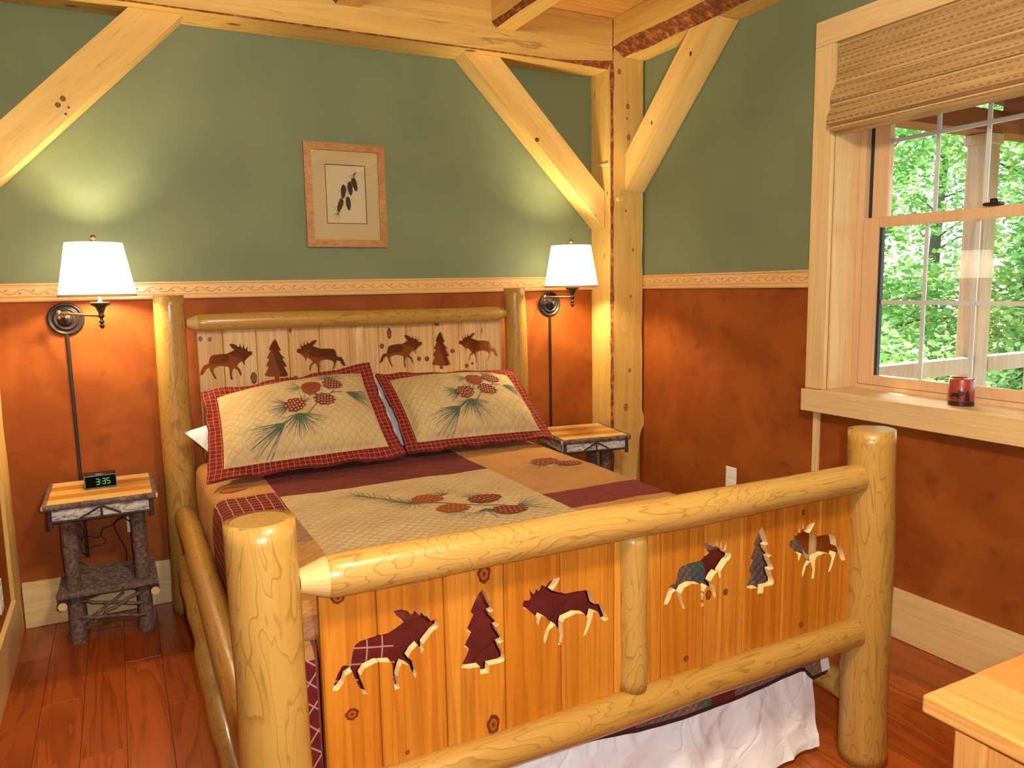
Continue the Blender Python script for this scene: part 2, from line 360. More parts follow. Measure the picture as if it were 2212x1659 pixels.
# ------------------------------------------------------------------ room shell
fl_ = struct(MB().box(XL, 0, YF, 0, -.06, -.012).build('floor', M['subfloor']))
pw = .129; nx = 24
for i in range(nx):
    x0 = XL + i * pw + .0006; x1 = min(XL + (i + 1) * pw - .0006, 0)
    y = -.35 - .41 * ((i * 7) % 5) / 2; ys = [0]
    while y > YF + .2: ys.append(y); y -= 1.21
    ys.append(YF)
    for a, b in zip(ys[:-1], ys[1:]):
        MB().box(x0, x1, b + .0006, a - .0006, -.012, 0, .0005).build('floor_plank', M['floor'], fl_)
ZS = 1.41
def wall(name, quads, mats):
    m = MB()
    for q, mi in quads: m.add(q, [(0, 1, 2, 3)], mi)
    return m
# back wall (thick)
m = MB().box(XL - .15, .2, 0, .15, -.06, ZS, mi=1).box(XL - .15, .2, 0, .15, ZS, ZC + .05, mi=0)
struct(m.build('wall_back', [M['sage'], M['suede']]))
WY0, WY1, WZ0, WZ1 = -1.463, -2.48, .94, 2.345   # window opening
m = MB()
for (ya, yb) in ((0, WY0), (WY1, YF)):
    m.box(0, .2, yb, ya, -.06, ZS, mi=1).box(0, .2, yb, ya, ZS, ZC + .05, mi=0)
m.box(0, .2, WY1, WY0, -.06, WZ0, mi=1).box(0, .2, WY1, WY0, WZ1, ZC + .05, mi=0)
struct(m.build('wall_right', [M['sage'], M['suede']]))
m = MB().box(XL - .15, XL, YF, 0, -.06, ZS, mi=1).box(XL - .15, XL, YF, 0, ZS, ZC + .05, mi=0)
struct(m.build('wall_left', [M['sage'], M['suede']]))
m = MB().box(XL - .15, .2, YF - .15, YF, -.06, ZS, mi=1).box(XL - .15, .2, YF - .15, YF, ZS, ZC + .05, mi=0)
struct(m.build('wall_front', [M['sage'], M['suede']]))
ce = struct(MB().box(XL - .15, .2, YF - .15, .15, ZC + .03, ZC + .1).build('ceiling', M['ceiling']))
y = 0
while y > YF + .01:
    y1 = max(y - .14, YF)
    for xa, xb in ((XL, -1.45), (-1.448, 0)):
        MB().box(xa, xb, y1 + .001, y - .001, ZC, ZC + .028, .003).build('ceiling_board', M['ceiling'], ce)
    y = y1
# baseboards
struct(MB().box(XL + .019, -.22, -.019, -.001, .001, .20, .002).build('baseboard_back', M['trim_x']))
struct(MB().box(-.019, -.001, YF + .02, -.205, .001, .20, .002).build('baseboard_right', M['trim_y']))
struct(MB().box(XL + .001, XL + .019, YF + .02, -.205, .001, .20, .002).build('baseboard_left', M['trim_y']))
# chair rails with a carved vine
def rail_profile(along):  # (depth, z)
    return [(0, 1.374), (.012, 1.374), (.016, 1.380), (.016, 1.388), (.010, 1.391), (.010, 1.393), (.014, 1.396), (.014, 1.434), (.010, 1.437), (.010, 1.440), (.017, 1.443), (.017, 1.447), (.012, 1.450), (0, 1.450)]
tr = struct(MB().prism(rail_profile(0), lambda a, b, d: (d, -a, b), XL, -.222).build('trim_1', M['rail_x']))
def vine(name, p0, dirv, nrm, length, parent, mt):
    m = MB(); p0 = Vector(p0); dv = Vector(dirv); nv = Vector(nrm); up = Vector((0, 0, 1))
    N_ = int(length / .006); path = []
    for i in range(N_ + 1):
        s_ = length * i / N_; path.append(p0 + dv * s_ + up * (.011 * math.sin(s_ * 2 * PI / .095)) + nv * .0012)
    m.tube(path, .0014, 4, caps=False, smooth=False)
    s_ = .012; k = 0
    while s_ < length - .02:
        ph = math.sin(s_ * 2 * PI / .095); sg = -1 if ph > 0 else 1
        c = p0 + dv * s_ + up * (.006 * sg) + nv * .0012
        for a0, L in ((.5, .017), (-.1, .014)):
            ax = dv * math.cos(a0) + up * math.sin(a0) * sg; pr = dv * -math.sin(a0) * sg + up * math.cos(a0) * sg
            pts = [c - ax * L * .5, c - ax * .1 * L + pr * L * .3, c + ax * L * .5, c - ax * .1 * L - pr * L * .3, c + nv * .0022]
            m.add(pts, [(0, 1, 4), (1, 2, 4), (2, 3, 4), (3, 0, 4)])
        s_ += .0475; k += 1
    o = m.build(name, mt, parent); o['kind'] = 'stuff'; return o
t = NT('vine_relief'); M['vine'] = t.finish(srgb(198, 152, 92), .5)
vine('vine_relief', (XL + .01, -.014, 1.415), (1, 0, 0), (0, -1, 0), 2.86, tr, M['vine'])
tr2 = struct(MB().prism(rail_profile(0), lambda a, b, d: (-a, d, b), -1.366, -.205).build('trim_2', M['rail_y']))
vine('vine_relief', (-.014, -.21, 1.415), (0, -1, 0), (-1, 0, 0), 1.15, tr2, M['vine'])
struct(MB().box(-.012, -.001, -1.439, -1.407, .201, .848, .001).build('trim_3', M['trim_z']))
struct(MB().prism(rail_profile(0), lambda a, b, d: (XL + a, d, b), YF + .02, -.205).build('trim_4', M['rail_y']))

# ------------------------------------------------------------------ timber frame
def jit(seed, s_, amp, fr=5): return amp * (noise.noise(Vector((s_ * fr, seed, seed * .37))) + .5 * noise.noise(Vector((s_ * fr * 3.1, seed + 9, 0))))
def beam_back():
    secs = []
    for x in lin(XL, -.215, 34):
        w_ = .006 + max(0, .035 * (1 - (-.215 - x) / .32)) if x > -.53 else .006 + abs(jit(3, x, .004))
        secs.append([(x, -.002, 2.54), (x, -.2 + w_, 2.54), (x, -.2, 2.54 + w_ * .9), (x, -.2, ZC - .002), (x, -.002, ZC - .002)])
    return MB().loft(secs, [0, 1, 0, 0, 0]).build('timber_beam', [M['timber_x'], M['wane']])
tag(beam_back(), 'heavy rough-sawn wooden beam running above the green wall over the headboard', 'beam')
secs = []
for y in lin(-.203, YF + .01, 70):
    j = jit(5, y, .018, 6); k = jit(8, y, .012, 7)
    secs.append([(-.002, y, 2.60), (-.135 + j, y, 2.60), (-.212, y, 2.652 + k), (-.212, y, ZC - .002), (-.002, y, ZC - .002)])
tag(MB().loft(secs, [0, 1, 0, 0, 0]).build('timber_beam', [M['timber_y'], M['wane']]), 'wooden beam with a strip of dark bark along the window wall ceiling', 'beam')
for k, x in enumerate((-.864, -1.646, -2.43)):
    secs = []
    for y in lin(-.203, YF + .01, 60):
        j = jit(12 + k, y, .008, 7)
        secs.append([(x + .061, y, 2.65), (x - .04 + j, y, 2.65), (x - .061, y, 2.675 + j), (x - .061, y, ZC - .002), (x + .061, y, ZC - .002)])
    tag(MB().loft(secs, [0, 1, 0, 0, 0]).build('ceiling_joist', [M['timber_y'], M['wane']]),
        ['bark-edged ceiling joist meeting the back beam nearest the corner post', 'ceiling joist above the framed picture, second from the corner post', 'ceiling joist over the left half of the bed'][k], 'joist', 'ceiling joists')
# corner post by the window wall
secs = []
for z in lin(0.001, ZC - .004, 90):
    a = .010 + abs(jit(21, z, .012, 5)); b = jit(31, z, .006, 4); e = jit(41, z, .008, 3)
    low = max(0, (.75 - z)) ; e2 = -.012 - abs(e) - .05 * min(1, low * 1.6) + (.03 * math.exp(-((z - .62) / .05) ** 2) if z < .9 else 0)
    if z < 2.6: top = 0
    else: top = 1
    secs.append([(-.222 + b * .4, -.002, z), (-.221 + b * .3, -.2 + a * (1 - .0 * top), z), (-.221 + a, -.2, z), (e2 if not top else -.013, -.2, z), (-.004, -.17, z), (-.004, -.002, z)])
post = thing('corner_post', 'square timber post with bark edge standing in the corner beside the window', 'post', (0, 0, 0))
MB().loft(secs, [0, 1, 0, 0, 0, 0]).build('shaft', [M['timber_z'], M['wane']], post)
m = MB().box(-.19, -.155, -.214, -.196, 1.852, 1.868, .002); m.build('peg', M['raw_pine'], post)
m = MB().box(-.229, -.219, -.17, -.075, 2.043, 2.056, .002); m.build('ledge', M['raw_pine'], post)
post2 = thing('corner_post', 'timber post edge in the far left corner beyond the nightstand', 'post', (0, 0, 0))
secs = []
for z in lin(0.001, ZC - .004, 40):
    secs.append([(XL, -.002, z), (-3.092 + jit(51, z, .003), -.002, z), (-3.092 + jit(51, z, .003), -.2, z), (XL, -.2, z)])
MB().loft(secs, [0, 0, 0, 0]).build('shaft', [M['timber_z']], post2)
# knee braces
def brace(name, pts, fn, d0, d1, label, mt):
    # long chamfered board: poly in the wall plane
    m = MB().prism(pts, fn, d0, d1)
    return tag(m.build(name, mt), label, 'brace', 'knee braces')
def wood45(name, d):
    t = NT(name)
    dv = Vector(d).normalized(); 
    tcn = t.coords(rnd=True); dt = t.n('VectorMath', operation='DOT_PRODUCT'); t.t.links.new(tcn, dt.inputs[0]); dt.inputs[1].default_value = dv
    # squash the coordinate along the board so that the grain follows it
    sc = t.n('VectorMath', operation='SCALE'); sc.inputs[0].default_value = dv; t.t.links.new(t.math('MULTIPLY', dt.outputs['Value'], -.93), sc.inputs['Scale'])
    ad = t.n('VectorMath', operation='ADD'); t.t.links.new(tcn, ad.inputs[0]); t.t.links.new(sc.outputs[0], ad.inputs[1])
    v = ad.outputs[0]; nz = t.noise(v, 14, 2, .5, .3); st = t.noise(v, 120, 2)
    vo = t.n('TexVoronoi', {'Vector': tcn, 'Scale': 6.0}); sep = t.n('SeparateColor', {0: vo.outputs['Color']})
    km = t.math('MULTIPLY', t.maprange(vo.outputs['Distance'], .07, .12, 1, 0), t.math('GREATER_THAN', sep.outputs[0], .8))
    c = t.mix(t.maprange(nz, .3, .7), srgb(236, 202, 132), srgb(222, 180, 102)); c = t.mix(t.math('MULTIPLY', t.maprange(st, .5, .8), .25), c, srgb(160, 104, 50)); c = t.mix(km, c, srgb(120, 62, 26))
    return t.finish(c, .6, bump=st, bstr=.1, bdist=.003)
xz = lambda a, b, d: (a, d, b)
yz = lambda a, b, d: (d, a, b)
W_ = .195
BR = []
BR.append(brace('knee_brace', [(-1.045, 2.539), (-.225, 1.712), (-.225, 1.712 + W_), (-1.045 + W_, 2.539)], xz, -.135, -.006, 'diagonal knee brace from the back beam down to the corner post above the lamp', wood45('brace_a', (1, 0, -1))))
BR.append(brace('knee_brace', [(-2.31, 2.539), (-3.09, 1.755), (-3.09, 1.755 + W_ + .01), (-2.31 - W_ - .01, 2.539)], xz, -.135, -.006, 'diagonal knee brace at the upper left edge above the left lamp', wood45('brace_b', (1, 0, 1))))
BR.append(brace('knee_brace', [(-.91, 2.598), (-.203, 1.905), (-.203, 1.905 + W_), (-.91 + W_, 2.598)], yz, -.135, -.006, 'diagonal knee brace on the window wall beside the corner post', wood45('brace_c', (0, 1, -1))))

def flat_knots(parent, fn, lst, mats):
    for a, b, ra, rb in lst:
        m = MB()
        for r_, d_, mi in ((1, .0007, 0), (.6, .0011, 1), (.25, .0014, 0)):
            m.add([fn(a + ra * r_ * math.cos(q * PI / 8) * (1 + .1 * math.sin(q * 1.7)), b + rb * r_ * math.sin(q * PI / 8), d_) for q in range(16)], [tuple(range(16))], mi)
        m.build('knot', mats, parent, fix=False)
kp = [plain('timber_knot', srgb(150, 104, 58), .6), plain('timber_knot_core', srgb(174, 128, 74), .6)]
kb = [M['knot_dark'], M['knot_core']]
flat_knots(post, lambda a, b, d: (a, -.2 - d, b), [(-.172, 2.525, .012, .015), (-.116, 2.352, .011, .016), (-.122, 2.289, .006, .008), (-.110, 2.190, .012, .018), (-.128, 1.800, .006, .008), (-.08, 1.589, .007, .011), (-.095, 1.334, .007, .010), (-.101, .919, .010, .013), (-.126, .71, .014, .022)], kp)
flat_knots(BR[1], lambda a, b, d: (a, -.135 - d, b), [(-2.771, 2.163, .010, .011), (-2.790, 2.137, .010, .010), (-2.754, 2.131, .005, .005), (-2.766, 2.105, .005, .005)], kb)
flat_knots(BR[0], lambda a, b, d: (a, -.135 - d, b), [(-.643, 2.153, .012, .011)], kb)
flat_knots(BR[2], lambda a, b, d: (-.135 - d, a, b), [(-.729, 2.482, .008, .012), (-.434, 2.221, .007, .010)], kb)

# ------------------------------------------------------------------ window
win = sempty('window_1')
T = M['trim_z']
MB().box(-.022, -.001, -1.463, -1.367, .945, 2.345, .002).build('casing', M['trim_z'], win)
MB().box(-.022, -.001, -2.576, -2.48, .945, 2.345, .002).build('casing', M['trim_z'], win)
MB().box(-.022, -.001, -2.576, -1.367, 2.3455, 2.444, .002).build('casing', M['trim_y'], win)
MB().box(0, .1355, -1.4725, -1.4635, .9475, 2.345, .0005).build('jamb', M['trim_z'], win)
MB().box(0, .1355, -2.479, -2.470, .9475, 2.345, .0005).build('jamb', M['trim_z'], win)
MB().box(0, .135, -2.4705, -1.472, 2.335, 2.345, .001).build('jamb', M['trim_y'], win)
MB().box(-.047, .1365, -2.4785, -1.4638, .917, .947, .003).build('stool', M['trim_y'], win)
MB().box(-.058, -.024, -2.585, -1.378, .852, .9445, .003).build('sill_front', M['trim_y'], win)
# frame
ya, yb = -1.472, -2.4705
MB().box(.135, .2, ya - .03, ya, .947, 2.335, .002).box(.135, .2, yb, yb + .03, .947, 2.335, .002).box(.135, .2, yb, ya, 2.31, 2.335, .002).box(.137, .2, yb, ya, .92, .965, .002).build('window_frame', M['sash'], win)
MB().box(.168, .19, ya - .046, ya - .03, 1.62, 2.31).build('liner', M['dark_gasket'], win)
def sash(nm, x0, x1, z0, z1, st, rb, rt):
    a, b = ya - .031, yb + .031
    o = MB().box(x0, x1, a - st, a, z0, z1, .003).box(x0, x1, b, b + st, z0, z1, .003).box(x0 + .002, x1 - .001, b + st, a - st, z0, z0 + rb, .003).box(x0 + .002, x1 - .001, b + st, a - st, z1 - rt, z1, .003).build(nm, M['sash'], win)
    xm = (x0 + x1) / 2; ga, gb, g0, g1 = a - st, b + st, z0 + rb, z1 - rt
    MB().box(xm - .003, xm + .003, gb + .001, ga - .001, g0 + .001, g1 - .001).build('pane', M['glass'], o)
    for i in (1, 2, 3):
        yy = ga + (gb - ga) * i / 4
        MB().box(xm + .0045, xm + .010, yy - .008, yy + .008, g0 + .001, g1 - .001).build('muntin', M['vinyl'], o)
    zz = (g0 + g1) / 2
    MB().box(xm + .0036, xm + .0105, gb + .001, ga - .001, zz - .008, zz + .008).build('muntin', M['vinyl'], o)
    return o
lo = sash('lower_sash', .137, .166, .966, 1.655, .072, .042, .042)
MB().box(.146, .164, ya - .1155, ya - .104, 1.009, 1.612).build('gasket', M['dark_gasket'], lo)
up_ = sash('upper_sash', .1685, .197, 1.615, 2.309, .085, .04, .05)
MB().box(.125, .160, -2.06, -2.0, 1.656, 1.668, .004).lathe([(.0, .014), (.012, .012), (.014, 0)], (.142, -2.03, 1.668)).build('sash_lock', M['bronze'], lo)

# woven shade
sh = thing('roman_shade', 'woven bamboo roman shade pulled halfway up in the window', 'window shade', (0, -1.972, 2.335))
prof = [(-.012, 2.336), (-.018, 2.30), (-.020, 2.24), (-.024, 2.185), (-.048, 2.150), (-.055, 2.128), (-.052, 2.106), (-.040, 2.100), (-.052, 2.085), (-.068, 2.058), (-.072, 2.040), (-.069, 2.022), (-.045, 2.012), (-.05, 2.006), (-.042, 1.994), (.010, 1.984)]
pts = prof + [(x + .006, z + .004) for x, z in prof[::-1]]
MB().prism([(a, b - 2.335) for a, b in pts], lambda a, b, d: (a, d, b), .494, -.494).build('woven_panel', M['bamboo'], sh)
MB().box(-.010, .03, -.495, .495, -.03, .009, .003).build('headrail', M['bamboo'], sh)
for x, z in ((-.0255, 2.182), (-.0415, 2.099), (-.047, 2.009)):
    MB().tube([(x - .001, -.494, z - 2.335), (x - .001, .494, z - 2.335)], .0042, 6).build('welt', M['welt'], sh)

# candle on the sill
MOOSE = [(-.1135,-.0485),(-.1025,-.0205),(-.0925,-.0055),(-.0745,-.0025),(-.0695,.0175),(-.0645,.0295),(-.0545,.0355),(-.0215,.0385),(.0025,.0385),(.0205,.0455),(.0375,.0535),(.0295,.0605),(.0215,.0715),(.0165,.0805),(.0335,.0805),(.0465,.0745),(.0535,.0655),(.0595,.0685),(.0625,.0855),(.0665,.0655),(.0725,.0595),(.0780,.0800),(.0805,.0585),(.0855,.0545),(.0960,.0690),(.0925,.0495),(.0955,.0435),(.1095,.0445),(.1135,.0365),(.1115,.0275),(.0985,.0205),(.0865,.0085),(.0775,-.0005),(.0785,-.0115),(.0745,-.0195),(.0705,-.0075),(.0655,.0005),(.0525,-.0085),(.0435,-.0205),(.0565,-.0335),(.0615,-.0565),(.0585,-.0675),(.0525,-.0555),(.0465,-.0385),(.0305,-.0285),(.0255,-.0365),(.0195,-.0545),(.0235,-.0785),(.0135,-.0795),(.0105,-.0585),(.0105,-.0285),(.0065,-.0205),(-.0245,-.0145),(-.0475,-.0205),(-.0565,-.0325),(-.0525,-.0485),(-.0435,-.0735),(-.0515,-.0705),(-.0605,-.0535),(-.0685,-.0335),(-.0725,-.0205),(-.0855,-.0255),(-.0915,-.0395),(-.1025,-.0505)]
TREE = [(.002,.096),(.009,.084),(.015,.07),(.021,.055),(.027,.043),(.018,.04),(.024,.026),(.032,.016),(.041,.008),(.032,.004),(.038,-.011),(.045,-.022),(.05,-.032),(.038,-.035),(.043,-.049),(.052,-.067),(.052,-.077),(.042,-.08),(.014,-.079),(.012,-.096),(-.008,-.094),(-.008,-.077),(-.035,-.074),(-.052,-.068),(-.049,-.059),(-.04,-.045),(-.033,-.03),(-.044,-.023),(-.037,-.009),(-.027,.006),(-.039,.011),(-.031,.026),(-.021,.044),(-.028,.049),(-.019,.069),(-.008,.087)]
t = NT('candle_wax'); v = t.coords(scale=(1, 1, 1), rnd=False); nz = t.noise(v, 22, 3)
M['wax'] = t.finish(t.mix(t.maprange(nz, .3, .7), srgb(138, 44, 36), srgb(166, 66, 54)), .35, coat=.3)
M['wax_dark'] = plain('candle_print', srgb(44, 18, 22), .4)
M['wax_top'] = plain('candle_top', srgb(196, 120, 112), .4)
cn = thing('candle', 'short red pillar candle with dark moose and pine silhouettes on the window sill', 'candle', (.045, -2.015, .9475))
MB().lathe([(0, 0), (.041, 0), (.042, .002), (.042, .094), (.039, .098), (.034, .094), (0, .093)], n=40).build('wax', [M['wax']], cn)
MB().lathe([(.0424, .001), (.0424, .017)], n=40).build('dark_band', M['wax_dark'], cn)
MB().tube([(0, 0, .09), (.001, 0, .103)], .0012, 6).build('wick', M['black'], cn)
def wrap(poly, cx, cz, sc_, nm):
    bm = bmesh.new(); bm.faces.new([bm.verts.new((p * sc_, q * sc_, 0)) for p, q in poly])
    x = -.03
    while x < .03:
        bmesh.ops.bisect_plane(bm, geom=list(bm.verts) + list(bm.edges) + list(bm.faces), plane_co=(x, 0, 0), plane_no=(1, 0, 0)); x += .003
    bmesh.ops.triangulate(bm, faces=list(bm.faces)); bm.verts.index_update()
    vs = [(.0425 * math.cos(cx + q.co.x / .0425), .0425 * math.sin(cx + q.co.x / .0425), cz + q.co.y) for q in bm.verts]
    MB().add(vs, [[q.index for q in f.verts] for f in bm.faces]).build(nm, M['wax_dark'], cn, fix=False); bm.free()
va = math.radians(180 + 32)
wrap(MOOSE, va - .40, .038, .25, 'moose_print'); wrap(TREE, va + .46, .036, .22, 'tree_print')

# ------------------------------------------------------------------ the log bed
bed = thing('log_bed', 'peeled log bed frame with moose and pine cut-out headboard and footboard', 'bed', (-1.62, -1.22, 0))
BO = Vector((-1.62, -1.22, 0))
def L(p): return Vector(p) - BO
class LB(MB):   # builds in world coordinates, stored relative to the bed root
    def build(s, name, mats, parent=None, fix=True, off=None):
        o_ = BO if off is None else Vector(off)
        s.v = [(a - o_.x, b - o_.y, c - o_.z) for a, b, c in s.v]
        return MB.build(s, name, mats, parent, fix)
def logpath(p0, p1, r0, r1, seed, n=28, bow=.006, wob=.05, ends=('round', 'round'), tip=.45, tl=.05):
    p0, p1 = Vector(p0), Vector(p1); d = p1 - p0; Ln = d.length; dn = d / Ln
    s1 = dn.orthogonal().normalized(); s2 = dn.cross(s1)
    ts = lin(0, 1, n); P = []; Rr = []
    def pt(t_): return p0 + d * t_ + s1 * bow * noise.noise(Vector((t_ * 2.2, seed, 0))) + s2 * bow * noise.noise(Vector((t_ * 2.2, seed, 5)))
    def rd(t_): return (r0 + (r1 - r0) * t_) * (1 + wob * noise.noise(Vector((t_ * Ln * 3.5, seed, 11))))
    def end(kind, t_, sg):
        out = []
        if kind == 'round':
            for k_ in (0, .35, .7, 1): 
                a_ = k_ * PI / 2; out.append((t_ + sg * (.02 * (1 - math.sin(a_))) / Ln, 1 - .16 * math.cos(a_) ** 1.5 if k_ else .84))
            out[0] = (t_, .80)
        elif kind == 'cone':
            out = [(t_, tip), (t_ + sg * tl / Ln * .98, .93), (t_ + sg * tl / Ln * 1.2, 1)]
        else: out = [(t_, 1)]
        return out
    a = end(ends[0], 0, 1); b = end(ends[1], 1, -1)[::-1]
    mid = [(t_, 1) for t_ in ts if a[-1][0] + .004 < t_ < b[0][0] - .004]
    for t_, k_ in a + mid + b: P.append(pt(t_)); Rr.append(rd(t_) * k_)
    return P, Rr
def log(name, p0, p1, r0, r1, seed, ax, n=28, seg=28, bump=.03, capm=None, **k):
    P, Rr = logpath(p0, p1, r0, r1, seed, n, **k)
    m = LB().tube(P, Rr, seg, bump=bump, seed=seed, capmi=0)
    if k.get('ends', ('', ''))[0] == 'cone':
        for q in range(seg): m.mi[q] = 1; m.sm[q] = False
    return m.build(name, [M['log_' + ax], M['log_end']], bed)
hp, fp = -.145, -2.296
log('head_post', (-2.455, hp, .001), (-2.448, hp, 1.390), .067, .061, 1, 'z', 34, 32)
log('head_post', (-.786, hp - .005, .001), (-.795, hp, 1.392), .060, .057, 2, 'z', 34, 32)
log('foot_post', (-2.440, fp, .001), (-2.446, fp, .993), .066, .0635, 3, 'z', 30, 36)
log('foot_post', (-.779, fp, .001), (-.800, fp, .990), .068, .062, 4, 'z', 30, 36)
log('head_top_rail', (-2.385, hp, 1.269), (-.852, hp, 1.262), .038, .037, 5, 'x', 34, ends=('cone', 'cone'), tip=.5, tl=.045)
log('head_bottom_rail', (-2.39, hp, .50), (-.846, hp, .50), .038, .038, 15, 'x', 30)
log('foot_top_rail', (-2.383, fp, .864), (-.856, fp, .856), .043, .040, 6, 'x', 34, ends=('cone', 'flat'), tip=.52, tl=.052)
log('foot_bottom_rail', (-2.378, fp, .392), (-.845, fp, .404), .042, .039, 7, 'x', 34, wob=.10, ends=('flat', 'flat'))
log('side_rail', (-2.448, -.207, .446), (-2.448, fp + .062, .440), .043, .045, 8, 'y', 34, ends=('round', 'flat'))
P, Rr = logpath((-2.462, -.205, .235), (-2.462, fp + .062, .205), .037, .040, 9, 60, wob=.32, bow=.012, ends=('flat', 'flat'))
LB().tube(P, Rr, 24, bump=.12, seed=9).build('side_rail', [M['log_y']], bed)
log('side_rail', (-.796, -.205, .446), (-.798, fp + .062, .440), .043, .045, 18, 'y', 34, ends=('round', 'flat'))
log('side_rail', (-.80, -.20, .235), (-.80, fp + .062, .205), .036, .040, 19, 'y', 34, wob=.2, ends=('flat', 'flat'))
# half-log stiles
def stile(x, r, y, z0, z1, sd):
    P, Rr = logpath((x, y, z0), (x, y, z1), r, r, sd, 16, ends=('round', 'round'))
    return LB().tube(P, Rr, 22, bump=.03, seed=sd).build('center_stile', [M['log_z']], bed)
stile(-1.608, .036, -2.281, .437, .826, 21)
stile(-1.628, .050, -.087, .53, 1.234, 22).data.materials[0] = M['head_board']
# boards with cut-outs
def cutter(poly, cx, cz, y0, y1, flip=False, sx=1, sz=1):
    pl = [((-a if flip else a) * sx + cx, b * sz + cz) for a, b in poly]
    if flip: pl = pl[::-1]
    return LB().prism(pl, xz, y0, y1).build('cutter', [M['raw_pine']], bed)
def boards(name, xs, y0, y1, z0, z1, mt, cuts, knots):
    cs = [cutter(p, cx, cz, y0 - .05, y1 + .05, fl_, sx, sz) for p, cx, cz, fl_, sx, sz in cuts]
    ext = [(cx - .13 * sx, cx + .13 * sx) for p, cx, cz, fl_, sx, sz in cuts]
    out = []
    for i in range(len(xs) - 1):
        a, b = xs[i] + .0007, xs[i + 1] - .0007; ch = .0035
        pl = [(a, y1), (a, y0 + ch), (a + ch, y0), (b - ch, y0), (b, y0 + ch), (b, y1)]
        o = LB().prism(pl, lambda u, v, d: (u, v, d), z0, z1).build(name, [mt, M['raw_pine']], bed)
        for c_, (e0, e1) in zip(cs, ext):
            if e1 > a and e0 < b:
                md = o.modifiers.new('b', 'BOOLEAN'); md.operation = 'DIFFERENCE'; md.solver = 'EXACT'; md.object = c_; md.material_mode = 'TRANSFER'
        out.append(o)
    bpy.context.view_layer.update()
    dg = bpy.context.evaluated_depsgraph_get()
    for o in out:
        if o.modifiers:
            me = bpy.data.meshes.new_from_object(o.evaluated_get(dg), preserve_all_data_layers=True, depsgraph=dg)
            o.modifiers.clear(); o.data = me
    for c_ in cs: bpy.data.objects.remove(c_)
    for kx, kz, rx, rz in knots:
        for i in range(len(xs) - 1):
            if xs[i] < kx < xs[i + 1]:
                rx, rz = rx * 1.25, rz * 1.25
                rx_ = min(rx, kx - xs[i] - .004, xs[i + 1] - kx - .004)
                m = LB()
                for r_, d_, mi in ((1, .0006, 0), (.62, .0010, 1), (.25, .0013, 0)):
                    vs = [(kx + rx_ * r_ * math.cos(q * PI / 9) * (1 + .12 * math.sin(q * 1.7)), y0 - d_, kz + rz * r_ * math.sin(q * PI / 9) * (1 + .1 * math.cos(q * 2.3))) for q in range(18)]
                    m.add(vs, [tuple(range(18))], mi)
                m.build('knot', [M['knot_dark'], M['knot_core']], out[i], fix=False)
                break
    return out
FX = [-2.345, -2.231, -2.087, -1.947, -1.804, -1.658, -1.52, -1.385, -1.252, -1.114, -.976, -.842]
fm = .673; ft = .669
boards('foot_board', FX, -2.281, -2.260, .40, .85, M['foot_board'],
       [(MOOSE, -2.214, fm + .002, False, 1, 1.05), (TREE, -2.001, ft, False, 1, 1), (MOOSE, -1.790, fm, True, 1, 1.0), (MOOSE, -1.406, fm + .003, False, .95, 1.03), (TREE, -1.195, ft + .009, False, .95, .95), (MOOSE, -.981, fm - .004, True, .98, 1.0)],
       [(-1.995, .798, .012, .017), (-1.981, .451, .012, .019), (-1.763, .826, .011, .010), (-2.308, .810, .011, .009), (-2.291, .565, .011, .010), (-1.372, .621, .011, .010), (-1.315, .617, .006, .007), (-1.043, .785, .005, .007), (-1.442, .469, .006, .006), (-1.038, .465, .006, .007), (-2.179, .448, .004, .004)])
HX = [-2.347, -2.24, -2.098, -1.956, -1.814, -1.672, -1.53, -1.388, -1.246, -1.105, -.985, -.864]
boards('head_board', HX, -.121, -.101, .52, 1.245, M['head_board'],
       [(MOOSE, -2.2305, 1.0895, False, 1, 1), (TREE, -2.018, 1.087, False, 1, 1), (MOOSE, -1.808, 1.089, True, 1, 1), (MOOSE, -1.417, 1.0915, False, 1, 1), (TREE, -1.208, 1.087, False, .98, 1), (MOOSE, -.996, 1.088, True, .97, .98)],
       [(-2.331, 1.199, .007, .009), (-2.293, 1.195, .007, .008), (-1.946, 1.219, .009, .010), (-1.934, .999, .008, .009), (-2.118, 1.012, .011, .022), (-1.475, 1.185, .009, .022), (-1.515, 1.125, .010, .010), (-1.326, 1.052, .008, .009), (-1.284, 1.049, .010, .010), (-1.145, 1.081, .010, .009), (-1.226, 1.221, .011, .008), (-1.068, 1.001, .008, .009), (-1.036, 1.010, .005, .006), (-.978, 1.177, .005, .012)])

# ------------------------------------------------------------------ mattress, skirt, quilt
QX0, QX1, QY0, QY1, QZ = -2.394, -.902, -.155, -2.172, .664
mt_ = thing('mattress', 'white mattress and box spring under the patchwork quilt', 'mattress', (-1.648, -1.16, .02))
LB().box(QX0 + .012, QX1 - .012, QY1 + .03, QY0 - .035, .36, QZ - .012, .03).build('mattress_pad', M['skirt'], mt_, off=(-1.648, -1.16, .02))
LB().box(QX0 + .022, QX1 - .022, QY1 + .035, QY0 - .035, .13, .358, .02).build('box_spring', M['skirt'], mt_, off=(-1.648, -1.16, .02))
sk = thing('bed_skirt', 'wrinkled white cotton bed skirt hanging to the floor at the foot of the bed', 'bed skirt', (-1.648, -2.19, .02))
def skirt_front(x, z):
    k = (.34 - z) / .32
    f_ = .009 * math.sin(x * 19 + 2.5 * nz3((x, z, 1), 3)) * k + .012 * nz3((x * 1.6, z * 1.3, 3), 7) * (.4 + k) - .005 * (1 - abs(nz3((x + z * .45, z * .5, 8), 9))) ** 10 - .004 * (1 - abs(nz3((x * .8 - z * .7, z, 18), 7))) ** 12
    return (x, -2.166 - .058 * k + f_, z)
m = LB(); m.grid(skirt_front, lin(-2.385, -.875, 220), lin(.345, .022, 46)); m.build('front_panel', M['crumpled'], sk, off=(-1.648, -2.19, .02))
